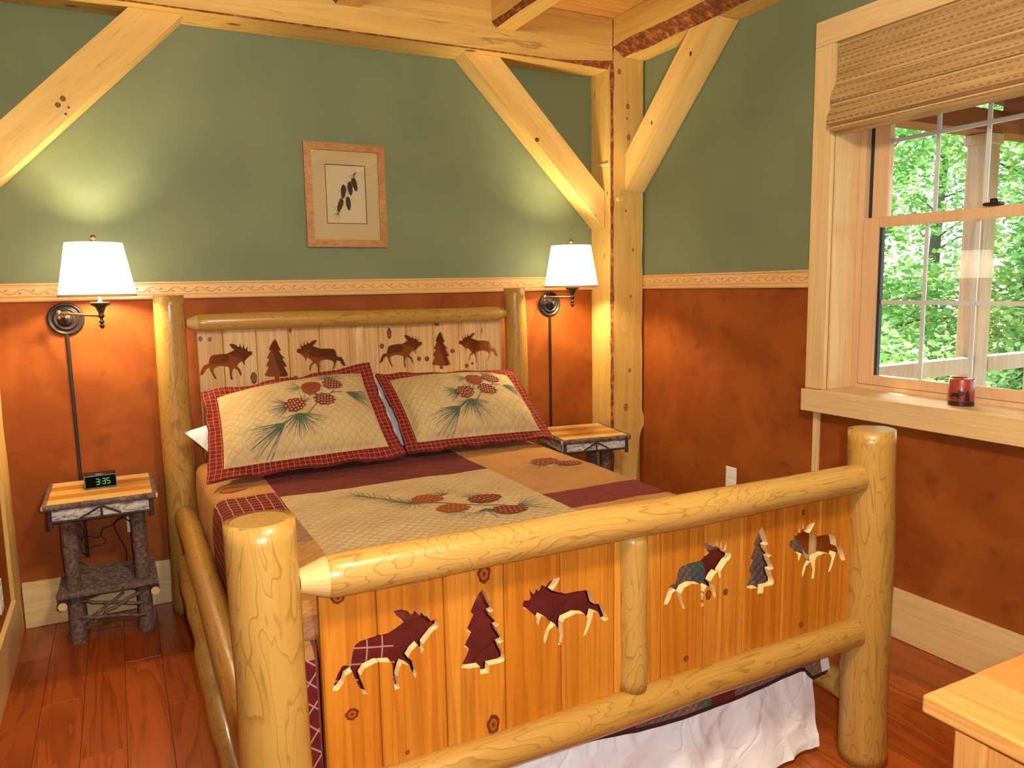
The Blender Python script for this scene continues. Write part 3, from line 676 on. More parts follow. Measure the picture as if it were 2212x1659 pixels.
for sx_, x0 in ((-1, QX0 + .012), (1, QX1 - .012)):
    def side(y, z, sx_=sx_, x0=x0):
        k = (.34 - z) / .32
        return (x0 + sx_ * (.004 + .008 * k + .005 * math.sin(y * 24) * k + .004 * nz3((y, z, 2), 8)), y, z)
    m = LB(); m.grid(side, lin(QY0 - .03, -2.19, 90), lin(.345, .022, 12)); m.build('side_panel', M['skirt'], sk, off=(-1.648, -2.19, .02))

qm = [M[k_] for k_ in ('cream', 'maroon', 'tan', 'plaid', 'taupe', 'berry', 'greybrown', 'teal', 'binding', 'skirt')]
CR, MA, TA, PL, TP, BE, GB, TE, BI, WH = range(10)
ql = thing('quilt', 'patchwork quilt of cream, tan, maroon and plaid blocks with pine cones', 'quilt', (-1.648, -1.16, QZ))
QO = (-1.648, -1.16, QZ)
def top_mat(x, y):
    if x < -2.175:
        return TA if y > -.86 else PL if y > -1.20 else TP if y > -1.47 else TA if y > -2.0 else TP
    if x < -1.345:
        return MA if y > -.935 else CR if y > -1.78 else MA
    return TA if y > -1.385 else BE if y > -1.585 else TA if y > -1.95 else GB
def pucker(x, y): return .004 * nz3((x, y, 0), 6) + .0022 * nz3((x, y, 4), 19)
RR = .045
def top_pt(x, y):
    z = QZ + pucker(x, y)
    for d in (x - QX0, QX1 - x):
        if d < RR: z -= RR - math.sqrt(max(0, RR * RR - (RR - d) ** 2))
    # slump under the pillow edge
    return (x, y, z)
def quilt_z(x, y): return top_pt(x, y)[2]
xs = [QX0 + RR * (1 - math.cos(a)) for a in lin(0, PI / 2, 6)] + lin(QX0 + RR + .02, QX1 - RR - .02, 62) + [QX1 - RR * (1 - math.cos(a)) for a in lin(PI / 2, 0, 6)]
xs += [-2.175, -1.345]; xs = sorted(xs)
ys = sorted(lin(QY0, QY1 + RR, 90) + [-.86, -.935, -1.20, -1.47, -1.385, -1.585, -1.78, -1.95, -2.0], reverse=True)
m = LB(); m.grid(top_pt, xs, ys, top_mat)
# foot drop
def foot_pt(x, s_):      # s_ = length down from the start of the rounding
    arc = RR * PI / 2
    pk = pucker(x, QY1)
    edge = 0
    zt = top_pt(x, QY1 + RR)[2]
    if s_ < arc:
        a = s_ / RR; return (x, QY1 + RR - RR * math.sin(a), zt - RR * (1 - math.cos(a)))
    k = s_ - arc
    yy = QY1 - .010 * nz3((x, k, 6), 5) * min(1, k * 6) - .03 * min(1, k / .3)
    return (x, yy, zt - RR - k)
FD = .425
def foot_mat(x, s_):
    k = s_ - .03
    if s_ > FD - .012: return BI
    if x < -2.165: return TA if s_ < .05 and x < -2.335 else PL
    if x < -1.54: return MA
    if x < -1.335: return GB
    if x < -1.285: return TE
    if x < -1.20: return MA
    if x < -.925: return GB
    return WH
fx = sorted(lin(QX0, -.90, 110) + [-2.335, -2.165, -1.54, -1.335, -1.285, -1.20, -.925])
def foot_fn(x, s_):
    lift = .02 * math.sin((x + 1.0) * 5.0) * (s_ / FD)      # wavy hem
    xx = x
    if x > -1.15: xx = x + (x + 1.15) * .35 * (s_ / FD)
    return foot_pt(xx, s_ * 1.0 - (lift if s_ > .1 else 0))
m.grid(foot_fn, fx, sorted(lin(0, FD, 34) + [.05, FD - .012]), foot_mat, uvfn=lambda x, s_: (x * .985 + s_ * .17, s_ * .985 - x * .17) if x > -2.335 else (x * .75 + s_ * .6, s_ * .75 - x * .6))
# side drops
for sx_, x0 in ((-1, QX0), (1, QX1)):
    def side_pt(y, s_, sx_=sx_, x0=x0):
        z0 = top_pt(x0, y)[2]
        return (x0 + sx_ * (.004 * min(1, s_ * 25) + .006 * math.sin(y * 13) * min(1, s_ * 5) * .5 + .004 * nz3((y, s_, 1), 9) * min(1, s_ * 8)) , y, z0 - s_)
    def side_mat(y, s_, sx_=sx_):
        if s_ > .275: return BI
        if sx_ < 0: return TA if y > -.86 else PL if y > -1.20 else PL if s_ > .1 and y > -1.5 else TP if y > -1.47 else TA
        return TA
    m.grid(side_pt, sorted(lin(QY0, QY1 + .01, 80) + [-.86, -1.2, -1.47, -1.5], reverse=True), [0, .01] + lin(.03, .285, 12), side_mat, uvfn=lambda y, s_: (s_ + .3, y))
quilt_obj = m.build('cover', qm, ql, off=QO)

# printed pine sprigs: thin cloth print following the surface
class Decal(MB):
    def __init__(s, mapf, off=.0016): MB.__init__(s); s.map = mapf; s.off = off
    def pt(s, u, v, k=1): 
        p, n_ = s.map(u, v); return Vector(p) + n_ * (s.off * k)
    def needle(s, u, v, ang, ln, w_=.0022, mi=0, curve=0):
        pts = []
        N_ = 4; a = ang
        cu, cv = u, v; left = []; right = []
        for i in range(N_ + 1):
            t_ = i / N_; ww = w_ * (1 - t_) * .5 + .0004
            left.append(s.pt(cu - math.sin(a) * ww, cv + math.cos(a) * ww)); right.append(s.pt(cu + math.sin(a) * ww, cv - math.cos(a) * ww))
            cu += math.cos(a) * ln / N_; cv += math.sin(a) * ln / N_; a += curve / N_
        vs = left + right; n_ = N_ + 1
        s.add(vs, [(i, n_ + i, n_ + i + 1, i + 1) for i in range(N_)], mi)
    def fan(s, u, v, a0, a1, n_, ln, mi=0, rnd=None):
        r_ = rnd or random
        for i in range(n_):
            a = a0 + (a1 - a0) * (i + r_.uniform(-.4, .4)) / max(1, n_ - 1)
            s.needle(u, v, a, ln * r_.uniform(.65, 1.1), mi=mi, curve=r_.uniform(-.35, .35))
    def stem(s, pts, w_, mi):
        for (a, b), (c, d) in zip(pts[:-1], pts[1:]):
            an = math.atan2(d - b, c - a); px, py = -math.sin(an) * w_, math.cos(an) * w_
            s.add([s.pt(a + px, b + py), s.pt(a - px, b - py), s.pt(c - px, d - py), s.pt(c + px, d + py)], [(0, 1, 2, 3)], mi)
    def cone(s, u, v, ang, Ln, W, base, scale_m, squash=1):
        ca, sa = math.cos(ang), math.sin(ang)
        def q(a, b, k): return s.pt(u + a * ca - b * sa, v + (a * sa + b * ca) * squash, k)
        vs = [q(0, 0, 1.3)]; fs = []
        for r_ in (.5, 1):
            for i in range(20):
                th = 2 * PI * i / 20; ed = 1 + (.06 * math.cos(i * PI) if r_ == 1 else 0)
                vs.append(q(Ln * .5 * r_ * ed * math.cos(th), W * .5 * r_ * ed * math.sin(th) * (1 - .18 * math.cos(th)), 1.3))
        fs = [(0, 1 + i, 1 + (i + 1) % 20) for i in range(20)] + [(1 + i, 21 + i, 21 + (i + 1) % 20, 1 + (i + 1) % 20) for i in range(20)]
        s.add(vs, fs, base)
        rows = 7
        for r_ in range(rows):
            a = Ln * (-.42 + .84 * r_ / (rows - 1)); hw = W * .5 * math.sqrt(max(.02, 1 - (a / (Ln * .5)) ** 2)); cnt = max(2, int(hw * 2 / (W / 5.2)))
            for j in range(cnt):
                b = -hw + 2 * hw * (j + .5 + (.25 if r_ % 2 else -.1)) / cnt
                if abs(b) > hw * .95: continue
                dl, dw = Ln * .060, W * .065
                s.add([q(a - dl, b, 2.2), q(a, b - dw, 2.2), q(a + dl * .6, b, 2.2), q(a, b + dw, 2.2)], [(0, 1, 2, 3)], scale_m)
    def done(s, name, parent, off):
        s.v = [(a - off[0], b - off[1], c - off[2]) for a, b, c in s.v]
        mats = [M['needle'], M['needle2'], M['stem'], M['cone_rust'], M['cone_dark'], M['cone_pale'], M['cone_orange']]
        return MB.build(s, name, mats, parent, fix=False)
UPV = Vector((0, 0, 1))
qmap = lambda x, y: ((x, y, quilt_z(x, y)), UPV)
rg = random.Random(3)
d = Decal(qmap, .0022)
d.stem([(-1.93, -1.06), (-1.86, -1.16), (-1.80, -1.245), (-1.70, -1.30), (-1.60, -1.40), (-1.52, -1.44)], .003, 2)
for k in range(17):
    t_ = k / 16; x = -1.94 + .16 * t_; y = -1.05 - .20 * t_
    for sg in (-1, 1): d.needle(x, y, math.atan2(-.2, .16) + sg * rg.uniform(.5, 1.0) + PI, rg.uniform(.05, .085), mi=rg.choice((0, 0, 1)))
d.fan(-1.78, -1.25, PI * .6, PI * 1.6, 12, .09, 0, rg); d.fan(-1.66, -1.22, 0.2, PI * .8, 11, .10, 0, rg); d.fan(-1.58, -1.30, PI * .2, PI * .8, 9, .09, 1, rg)
d.fan(-1.60, -1.45, -PI * .9, -PI * .2, 14, .11, 0, rg); d.fan(-1.49, -1.47, -.9, .9, 14, .13, 0, rg); d.fan(-1.68, -1.42, -PI, -PI * .4, 9, .09, 1, rg)
d.cone(-1.722, -1.232, -.6, .115, .10, 3, 6); d.cone(-1.688, -1.385, -.4, .115, .095, 3, 6); d.cone(-1.545, -1.335, .2, .125, .10, 4, 6); d.cone(-1.532, -1.498, -.3, .12, .10, 4, 6)
d.done('pine_sprig', ql, QO)
d = Decal(qmap, .0022)
d.fan(-1.12, -.99, PI * .7, PI * 1.5, 12, .10, 0, rg); d.fan(-1.02, -1.02, -.8, .8, 16, .11, 1, rg); d.fan(-1.07, -1.03, -PI * .8, -.2, 9, .08, 1, rg)
d.cone(-1.085, -.955, .4, .13, .11, 3, 4); d.cone(-1.015, -1.03, -.3, .11, .09, 4, 6)
d.done('pine_sprig', ql, QO)
d = Decal(qmap, .0022)
d.cone(-2.31, -.745, .2, .10, .075, 3, 6); d.fan(-2.29, -.72, 0, PI, 9, .08, 0, rg); d.fan(-2.34, -.76, PI * .8, PI * 1.4, 7, .04, 0, rg)
d.done('pine_sprig', ql, QO)

# ------------------------------------------------------------------ pillows
def bil(c, u, v):
    TL, TR, BL, BR = [Vector(q) for q in c]; a = (u + 1) / 2; b = (v + 1) / 2
    return (TL * (1 - a) + TR * a) * b + (BL * (1 - a) + BR * a) * (1 - b)
def sham(label, c, seed, bul=.115, fu=.85, fv=.80, sprig=True):
    cen = bil(c, 0, 0); n_ = (bil(c, 1, 0) - bil(c, -1, 0)).cross(bil(c, 0, 1) - bil(c, 0, -1)).normalized()
    Wd = (bil(c, 1, 0) - bil(c, -1, 0)).length; Hd = (bil(c, 0, 1) - bil(c, 0, -1)).length
    lowz = min(q[2] for q in c)
    base = (cen.x, cen.y, lowz)
    rt = thing('pillow_sham', label, 'pillow', base, group='quilted pillow shams')
    def h(u, v):
        a, b = abs(u) / fu, abs(v) / fv
        if a >= 1 or b >= 1: return 0
        return bul * ((1 - a ** 2.6) * (1 - b ** 2.4)) ** .52
    def front(u, v):
        p = bil(c, u * (1 - .035 * (1 - v * v)), v * (1 - .03 * (1 - u * u)))
        ex = max(abs(u) - fu, 0) / (1 - fu) + max(abs(v) - fv, 0) / (1 - fv)
        rip = .007 * math.sin(u * 11 + seed) * math.sin(v * 7 + seed * 2) + .012 * nz3((u * 2 + seed, v * 2, 0), 2.4)
        wav = .010 * nz3((u * 2, v * 2, seed + 5), 1.9)
        p = p + (p - cen).normalized() * wav * min(1, ex)
        hh = h(u, v); 
        return p + n_ * (hh + .012 + rip * min(1, ex) + .004 * nz3((u * 4, v * 4, seed), 1.5) * min(1, hh * 30))
    def back(u, v): 
        p = front(u, v); return p - n_ * (h(u, v) * 1.25 + .012)
    us = sorted(lin(-1, 1, 57) + [-fu, fu]); vs_ = sorted(lin(-1, 1, 45) + [-fv, fv])
    m = LB(); m.grid(front, us, vs_, lambda u, v: 1 if abs(u) > fu or abs(v) > fv else 0, uvfn=lambda u, v: (u * Wd / 2, v * Hd / 2))
    m.grid(back, us, vs_, lambda u, v: 1)
    m.build('sham_cover', [M['cream'], M['plaid_fine']], rt, off=base, fix=False)
    if sprig:
        def mp(p_, q_):    # metres from the lower left of the cream panel
            u = -fu + p_ / (Wd / 2); v = -fv + q_ / (Hd / 2); e = .01
            f0 = front(u, v); nn = (front(u + e, v) - f0).cross(front(u, v + e) - f0).normalized()
            return f0, nn
        CW, CH = fu * Wd, fv * Hd
        d = Decal(mp, .0026); r_ = random.Random(seed)
        X = lambda a: a * CW; Y = lambda b: b * CH * .80 + .015
        d.stem([(X(.72), Y(.69)), (X(.655), Y(.60)), (X(.565), Y(.47)), (X(.50), Y(.33))], .0024, 2)
        d.stem([(X(.655), Y(.60)), (X(.70), Y(.655)), (X(.77), Y(.66))], .002, 2)
        d.fan(X(.455), Y(.37), -PI * .95, -PI * .05, 30, .11, 0, r_); d.fan(X(.455), Y(.37), -PI * .75, -PI * .25, 8, .12, 0, r_)
        d.fan(X(.36), Y(.27), PI * .97, PI * 1.35, 28, .15, 0, r_); d.stem([(X(.455), Y(.37)), (X(.36), Y(.27))], .0022, 0)
        d.fan(X(.80), Y(.655), -.75, .25, 22, .12, 0, r_); d.fan(X(.72), Y(.91), .2, PI * .9, 22, .08, 0, r_)
        d.fan(X(.50), Y(.82), PI * .62, PI * 1.25, 13, .08, 1, r_); d.fan(X(.41), Y(.53), PI * .75, PI * 1.3, 22, .09, 0, r_); d.fan(X(.50), Y(.55), .2, PI * .7, 8, .07, 0, r_)
        d.cone(X(.575), Y(.785), .5, .092, .082, 3, 4); d.cone(X(.725), Y(.82), -.3, .09, .072, 4, 5); d.cone(X(.64), Y(.555), -.25, .095, .07, 4, 5); d.cone(X(.445), Y(.52), .25, .092, .078, 4, 5)
        d.done('pine_sprig', rt, base)
    return rt
sham('cream quilted pillow sham with red plaid border on the lamp-lit left side', [(-2.355, -.265, .975), (-1.615, -.235, 1.052), (-2.395, -.70, .690), (-1.595, -.655, .690)], 4)
sham('cream quilted pillow sham with red plaid border beside the right nightstand', [(-1.598, -.245, 1.000), (-.872, -.255, .975), (-1.575, -.62, .690), (-.865, -.665, .690)], 9)
def cushion(label, c, th):
    cen = bil(c, 0, 0); n_ = (bil(c, 1, 0) - bil(c, -1, 0)).cross(bil(c, 0, 1) - bil(c, 0, -1)).normalized()
    lowz = min(q[2] for q in c); base = (cen.x, cen.y, lowz)
    def g(sg): return lambda u, v: bil(c, u * (1 - .06 * (1 - abs(v)) * abs(u)), v * (1 - .06 * (1 - abs(u)) * abs(v))) + n_ * sg * th * ((1 - u ** 4) * (1 - v ** 4)) ** .6 + n_ * .004 * nz3((u, v, th), 4)
    m = LB(); m.grid(g(1), lin(-1, 1, 30), lin(-1, 1, 22)); m.grid(g(-1), lin(-1, 1, 30), lin(-1, 1, 22))
    o = m.build('pillow', M['skirt'], None, off=base); o.location = base
    return tag(o, label, 'pillow', 'white sleeping pillows')
cushion('white sleeping pillow poking out behind the left sham', [(-2.44, -.36, .835), (-1.68, -.19, .99), (-2.33, -.50, .688), (-1.66, -.47, .688)], .05)
cushion('white sleeping pillow tucked behind the right sham', [(-1.615, -.19, .985), (-.90, -.20, .95), (-1.60, -.42, .688), (-.88, -.46, .688)], .05)

# ------------------------------------------------------------------ nightstands
def nightstand(label, loc, rz):
    rt = thing('nightstand', label, 'nightstand', loc, rz, 'rustic twig nightstands')
    w2, zt = .188, .618
    n_ = 5
    for i in range(n_):
        y0 = -w2 + 2 * w2 * i / n_
        MB().box(-w2 + .008, w2 - .008, y0 + .0004, y0 + 2 * w2 / n_ - .0004, zt - .02, zt, .001).build('top_board', M['stand_top'] if i in (1, 3) else M['stand_top_pale'], rt)
    for (a, b) in (((-w2 - .004, -w2, zt - .012), (w2 + .004, -w2, zt - .012)), ((-w2, w2, zt - .012), (w2, w2, zt - .012)), ((-w2, -w2, zt - .011), (-w2, w2, zt - .011)), ((w2, -w2, zt - .011), (w2, w2, zt - .011))):
        P = [Vector(a).lerp(Vector(b), q / 10) for q in range(11)]
        MB().tube(P, .0125, 10, bump=.1, seed=loc[0], capmi=1).build('edge_twig', [M['bark'], M['twig_end']], rt)
    # birch apron
    for (x0, x1, y0, y1) in ((-w2 + .02, w2 - .02, -w2 + .006, -w2 + .014), (-w2 + .02, w2 - .02, w2 - .014, w2 - .006), (-w2 + .006, -w2 + .014, -w2 + .02, w2 - .02), (w2 - .014, w2 - .006, -w2 + .02, w2 - .02)):
        MB().box(x0, x1, y0, y1, zt - .068, zt - .022).build('birch_apron', M['birch'], rt)
    yf = -w2 + .002
    def tw(p, q, r=.004, nm='apron_twig'): MB().tube([p, q], r, 7, capmi=1).build(nm, [M['twig'], M['twig_end']], rt)
    tw((-w2 + .012, yf, zt - .07), (w2 - .012, yf, zt - .07), .005)
    tw((-w2 + .014, yf + .002, zt - .024), (-w2 + .014, yf + .002, zt - .098), .0085); tw((w2 - .014, yf + .002, zt - .024), (w2 - .014, yf + .002, zt - .092), .0085)
    tw((0, yf - .002, zt - .026), (0, yf - .002, zt - .066)); tw((-.004, yf - .003, zt - .028), (-.075, yf - .002, zt - .066)); tw((.004, yf - .003, zt - .028), (.066, yf - .002, zt - .062))
    for sx_ in (-1, 1):
        for yy in (-.033, .145):
            P = [Vector((sx_ * .124, yy, z)) + Vector((.003 * nz3((z, sx_, yy), 9), .003 * nz3((z, yy, sx_), 8), 0)) for z in lin(.001, zt - .022, 16)]
            MB().tube(P, [.0285 * (1 + .07 * nz3((q.z, sx_, 3), 14)) for q in P], 14, bump=.12, seed=sx_ + yy, capmi=1).build('leg', [M['bark'], M['twig_end']], rt)
    # shelf: long twigs on two end logs
    zs = .222
    for i, yy in enumerate(lin(-.106, .19, 13)):
        P = [Vector((x, yy + .002 * nz3((x, yy, 1), 9), zs + (.006 if i in (0, 12) else 0))) for x in lin(-.178, .178, 8)]
        MB().tube(P, .0165 if i == 0 else .0098, 9, bump=.15, seed=yy, capmi=1).build('shelf_twig', [M['bark'], M['twig_end']], rt)
    for sx_ in (-1, 1):
        P = [Vector((sx_ * .165, yy, zs - .032)) for yy in lin(-.118, .185, 8)]
        MB().tube(P, .0175, 11, bump=.12, seed=sx_, capmi=1).build('shelf_bearer', [M['bark'], M['twig_end']], rt)
    P = [Vector((x, -.066, zs - .033)) for x in lin(-.135, .135, 8)]
    # lower lattice
    def lt(p, q, r=.0065):
        p, q = Vector(p), Vector(q); P = [p.lerp(q, k / 8) + Vector((0, .004 * nz3((k, r, 2), .7), .006 * nz3((k, r, p.x), .7))) for k in range(9)]
        MB().tube(P, r, 7, bump=.15, seed=r, capmi=1).build('lattice_twig', [M['bark'], M['twig_end']], rt)
    lt((-.115, -.066, .185), (.115, -.066, .128)); lt((-.118, -.072, .118), (.125, -.066, .078)); lt((-.02, -.070, .120), (.118, -.070, .185), .0075); lt((-.10, -.066, .09), (.05, -.075, .19), .006); lt((-.115, -.04, .045), (-.015, -.072, .118), .006)
    lt((.0, .15, .17), (.12, .15, .10), .006); lt((-.12, .15, .10), (.12, .15, .18), .006)
    return rt
nightstand('rustic bark-legged nightstand holding the clock left of the bed', (-2.755, -.237, 0), 0)
nightstand('rustic nightstand with birch bark apron beside the corner post', (-.459, -.262, 0), math.radians(-9))

# alarm clock
ck = thing('alarm_clock', 'small black alarm clock with green digits on the left nightstand', 'clock', (-2.758, -.195, .6185), math.radians(4))
pl = [(-.045, .002), (-.043, 0), (.04, 0), (.045, .004), (.045, .046), (.04, .052), (-.030, .055), (-.036, .053)]
MB().prism(pl, lambda a, b, d: (d, a, b), -.058, .058).build('case', plain('clock_brown', srgb(48, 26, 20), .35), ck)
def cf(x, z): # face slants back
    return Vector((x, -.0455 + (z) * .165, z))
MB().add([cf(-.055, .005), cf(.055, .005), cf(.055, .049), cf(-.055, .049)], [(0, 1, 2, 3)]).build('display', plain('clock_face', srgb(6, 6, 8), .5, spec=.03), ck)
M['led'] = plain('green_led', srgb(30, 90, 10), .4, emit=srgb(120, 220, 50), estr=.5)
m = MB()
seg = {'a': (0, 1, 1, 1), 'g': (0, .5, 1, .5), 'd': (0, 0, 1, 0), 'b': (1, .5, 1, 1), 'c': (1, 0, 1, .5), 'f': (0, .5, 0, 1), 'e': (0, 0, 0, .5)}
def digit(x, chars):
    for c_ in chars:
        a, b, c2, d2 = seg[c_]; w_, h_, t_ = .0105, .022, .0018; x0, x1, z0, z1 = x + min(a, c2) * w_, x + max(a, c2) * w_, .016 + min(b, d2) * h_, .016 + max(b, d2) * h_
        if z0 == z1: z0 -= t_ / 2; z1 += t_ / 2
        else: x0 -= t_ / 2; x1 += t_ / 2; z0 += .001; z1 -= .001
        o_ = Vector((0, -.0006, 0)); m.add([cf(x0, z0) + o_, cf(x1, z0) + o_, cf(x1, z1) + o_, cf(x0, z1) + o_], [(0, 1, 2, 3)])
digit(-.016, 'abgcd'); digit(.006, 'abgcd'); digit(.0225, 'afgcd')
for z in (.022, .032): 
    o_ = Vector((0, -.0006, 0)); m.add([cf(-.001, z) + o_, cf(.001, z) + o_, cf(.001, z + .002) + o_, cf(-.001, z + .002) + o_], [(0, 1, 2, 3)])
m.build('digits', M['led'], ck, fix=False)
MB().box(-.016, .008, -.033, -.024, .0535, .0565, .001).build('snooze_button', plain('clock_button', srgb(170, 150, 140), .4), ck)

# outlets and cords
def outlet(label, loc, face):
    rt = thing('wall_outlet', label, 'outlet', loc)
    f = (lambda x0, x1, d0, d1, z0, z1: (x0, x1, -d1, -d0, z0, z1)) if face == 'y' else (lambda x0, x1, d0, d1, z0, z1: (-d1, -d0, x0, x1, z0, z1)) if face == 'x' else (lambda x0, x1, d0, d1, z0, z1: (d0, d1, x0, x1, z0, z1))
    MB().box(*f(-.036, .036, .0005, .006, -.058, .058), .002).build('cover_plate', M['white'], rt)
    for z in (-.021, .021): MB().box(*f(-.016, .016, .006, .008, z - .014, z + .014), .0008).build('socket', M['white'], rt)
    return rt
outlet('white wall outlet behind the left nightstand with cords plugged in', (-2.640, 0, .409), 'y')
outlet('white wall outlet on the rust wall below the window wall rail', (0, -.913, .438), 'x')
outlet('white wall outlet low on the left wall at the picture edge', (XL, -.45, .307), 'l')
def cord(label, pts, r=.0028, plug=None):
    P = [Vector(p) for p in pts]; Q = []
    for i in range(len(P) - 1):
        p0, p1, p2, p3 = P[max(i - 1, 0)], P[i], P[i + 1], P[min(i + 2, len(P) - 1)]
        for k in range(6):
            t_ = k / 6; Q.append(.5 * ((2 * p1) + (p2 - p0) * t_ + (2 * p0 - 5 * p1 + 4 * p2 - p3) * t_ ** 2 + (3 * p1 - p0 - 3 * p2 + p3) * t_ ** 3))
    Q.append(P[-1])
    rt = thing('power_cord', label, 'cord', P[0]); o_ = P[0]
    MB().tube([q - o_ for q in Q], r, 6).build('wire', M['cord'], rt)
    if plug: MB().box(-.012, .012, -.022, .006, -.012, .012, .003).build('plug', M['black'], rt)
cord('black cord dropping from the outlet behind the left nightstand', [(-2.640, -.0145, .430), (-2.655, -.035, .432), (-2.686, -.03, .433), (-2.717, -.02, .415), (-2.725, -.015, .388), (-2.707, -.015, .331), (-2.686, -.02, .273), (-2.695, -.024, .205)], plug=True)
cord('black cord looping from the outlet towards the cord cover', [(-2.640, -.0145, .388), (-2.66, -.035, .405), (-2.686, -.03, .425), (-2.709, -.022, .417), (-2.737, -.02, .397), (-2.77, -.02, .389), (-2.779, -.02, .363), (-2.797, -.022, .353), (-2.82, -.022, .363), (-2.847, -.02, .365), (-2.854, -.02, .341), (-2.864, -.02, .309), (-2.857, -.02, .298), (-2.829, -.012, .270)], plug=True)
cord('thin dark cord hanging from the clock behind the nightstand', [(-2.76, -.045, .60), (-2.83, -.04, .53), (-2.885, -.03, .476), (-2.867, -.022, .455), (-2.853, -.02, .419), (-2.844, -.022, .388), (-2.863, -.02, .364), (-2.879, -.02, .355), (-2.90, -.02, .348), (-2.875, -.026, .273), (-2.836, -.03, .234)], .002)
cord('thin brown cord curl below the loop behind the nightstand', [(-2.779, -.014, .358), (-2.769, -.012, .342), (-2.761, -.012, .331), (-2.779, -.012, .315), (-2.811, -.012, .312), (-2.836, -.013, .300)], .0018)

# ------------------------------------------------------------------ wall lamps
def sconce(label, x, elbow, stem, zend, watts, topz, tilt=0):
    rt = thing('wall_lamp', label, 'lamp', (x, 0, 1.30), 0, 'swing-arm wall lamps')
    MB().lathe([(0, .0015), (.066, .0015), (.068, .008), (.064, .013), (.059, .013), (.054, .006), (.049, .006), (.046, .014), (.041, .018), (.037, .012), (.031, .012), (.027, .021), (.020, .029), (.012, .034), (0, .036)], (0, 0, 0), '-y', 40).build('wall_plate', M['bronze'], rt)
    ex, ey, ez = elbow; sx_, sy_, sz_ = stem
    MB().tube([(0, -.03, .004), (0, -.045, .004), (ex * .9, ey + .004, ez - .012)], .006, 10).lathe([(0, -.012), (.008, -.010), (.010, 0), (.008, .010), (0, .012)], (0, -.045, .004), n=14).build('wall_arm', M['bronze'], rt)
    MB().lathe([(0, -.028), (.006, -.026), (.009, -.018), (.005, -.012), (.008, -.008), (.010, 0), (.008, .009), (.004, .012), (0, .013)], (ex, ey, ez), n=16).build('elbow', M['bronze_lit'], rt)
    MB().tube([(ex, ey, ez), (sx_, sy_, sz_)], .0055, 10).build('arm', M['bronze_lit'], rt)
    MB().lathe([(.003, -.052), (.008, -.046), (.0115, -.038), (.006, -.035), (.005, -.031), (.010, -.027), (.0105, -.022), (.0055, -.018), (.0055, -.010), (.011, -.006), (.012, .004), (.009, .008), (.011, .014), (.018, .030), (.020, .036), (.033, .042), (.036, .050), (.035, .055), (.008, .056), (.008, .110)], (sx_, sy_, sz_), n=22).build('stem', M['bronze'], rt)
    zb, zt2 = 1.392 - 1.30, topz - 1.30
    rb, rtp = .141, .103
    c = Vector((sx_ - .006, sy_, 0)); n_ = 48
    prof = [(rb, zb), (rtp, zt2), (rtp - .002, zt2), (rb - .002, zb)]
    MB().lathe(prof + [prof[0]], c, n=n_).build('lamp_shade', M['shade'], rt)
    MB().lathe([(rb + .0012, zb - .001), (rb - .0005, zb + .008), (rb - .003, zb + .008), (rb - .003, zb - .001), (rb + .0012, zb - .001)], c, n=n_).build('shade_trim', M['shade_trim'], rt)
    m = MB()
    for k in range(3):
        a = k * 2 * PI / 3 + .4; m.tube([c + Vector((0, 0, zt2 - .012)), c + Vector((math.cos(a) * (rtp - .002), math.sin(a) * (rtp - .002), zt2 - .004))], .0016, 6)
    m.build('spider', M['bronze_lit'], rt)
    MB().lathe([(.004, zt2 - .02), (.009, zt2 - .006), (.011, zt2 + .004), (.008, zt2 + .010), (.010, zt2 + .016), (.0115, zt2 + .022), (.008, zt2 + .030), (0, zt2 + .033)], c, n=16).build('finial', M['bronze_lit'], rt)
    bz = zb + .085
    MB().lathe([(0, bz - .05), (.012, bz - .045), (.014, bz - .03), (.026, bz - .005), (.028, bz + .008), (.022, bz + .024), (0, bz + .032)], c, n=18).build('bulb', M['bulb'], rt)
    MB().box(-.0065, .0065, -.012, -.001, zend - 1.30, -.060, .003).build('cord_cover', M['cord'], rt)
    ld = bpy.data.lights.new('lamp_bulb', 'POINT'); ld.energy = watts; ld.color = (1, .79, .42); ld.shadow_soft_size = .034
    lo_ = bpy.data.objects.new('lamp_bulb', ld); COL.objects.link(lo_); lo_.parent = rt; lo_.location = c + Vector((0, 0, bz))
    return rt
LW = 44
sconce('bronze swing-arm wall lamp with white shade above the alarm clock', -2.836, (-.020, -.080, .026), (.134, -.205, .014), .268, LW, 1.602)
sconce('bronze swing-arm wall lamp with white shade beside the corner post', -.504, (-.062, -.060, .040), (-.010, -.262, .040), .268, LW, 1.606)

# ------------------------------------------------------------------ framed picture
pf = thing('framed_picture', 'small wood-framed botanical print of dark pine cones on the green wall', 'picture', (-1.627, -.001, 1.846))
w2, h2, b = .195, .242, .034
def bar(pts): 
    m = MB(); n_ = len(pts)
    m.add([(a, -.002, c) for a, c in pts] + [(a, -.020, c) for a, c in pts], [(3, 2, 1, 0), (4, 5, 6, 7)] + [(i, (i + 1) % 4, 4 + (i + 1) % 4, 4 + i) for i in range(4)])
    m.build('frame_bar', M['frame'], pf)
bar([(-w2, -h2), (w2, -h2), (w2 - b, -h2 + b), (-w2 + b, -h2 + b)]); bar([(-w2, h2), (w2, h2), (w2 - b, h2 - b), (-w2 + b, h2 - b)])
bar([(-w2, -h2), (-w2, h2), (-w2 + b, h2 - b), (-w2 + b, -h2 + b)]); bar([(w2, -h2), (w2, h2), (w2 - b, h2 - b), (w2 - b, -h2 + b)])
aw0, aw1, ah0, ah1 = -.097, .099, -.132, .145
mo = [(-w2 + b, -h2 + b), (w2 - b, -h2 + b), (w2 - b, h2 - b), (-w2 + b, h2 - b)]; mi_ = [(aw0, ah0), (aw1, ah0), (aw1, ah1), (aw0, ah1)]
m = MB(); vs = [(a, -.009, c) for a, c in mo] + [(a, -.009, c) for a, c in mi_] + [(a, -.0065, c) for a, c in mi_]
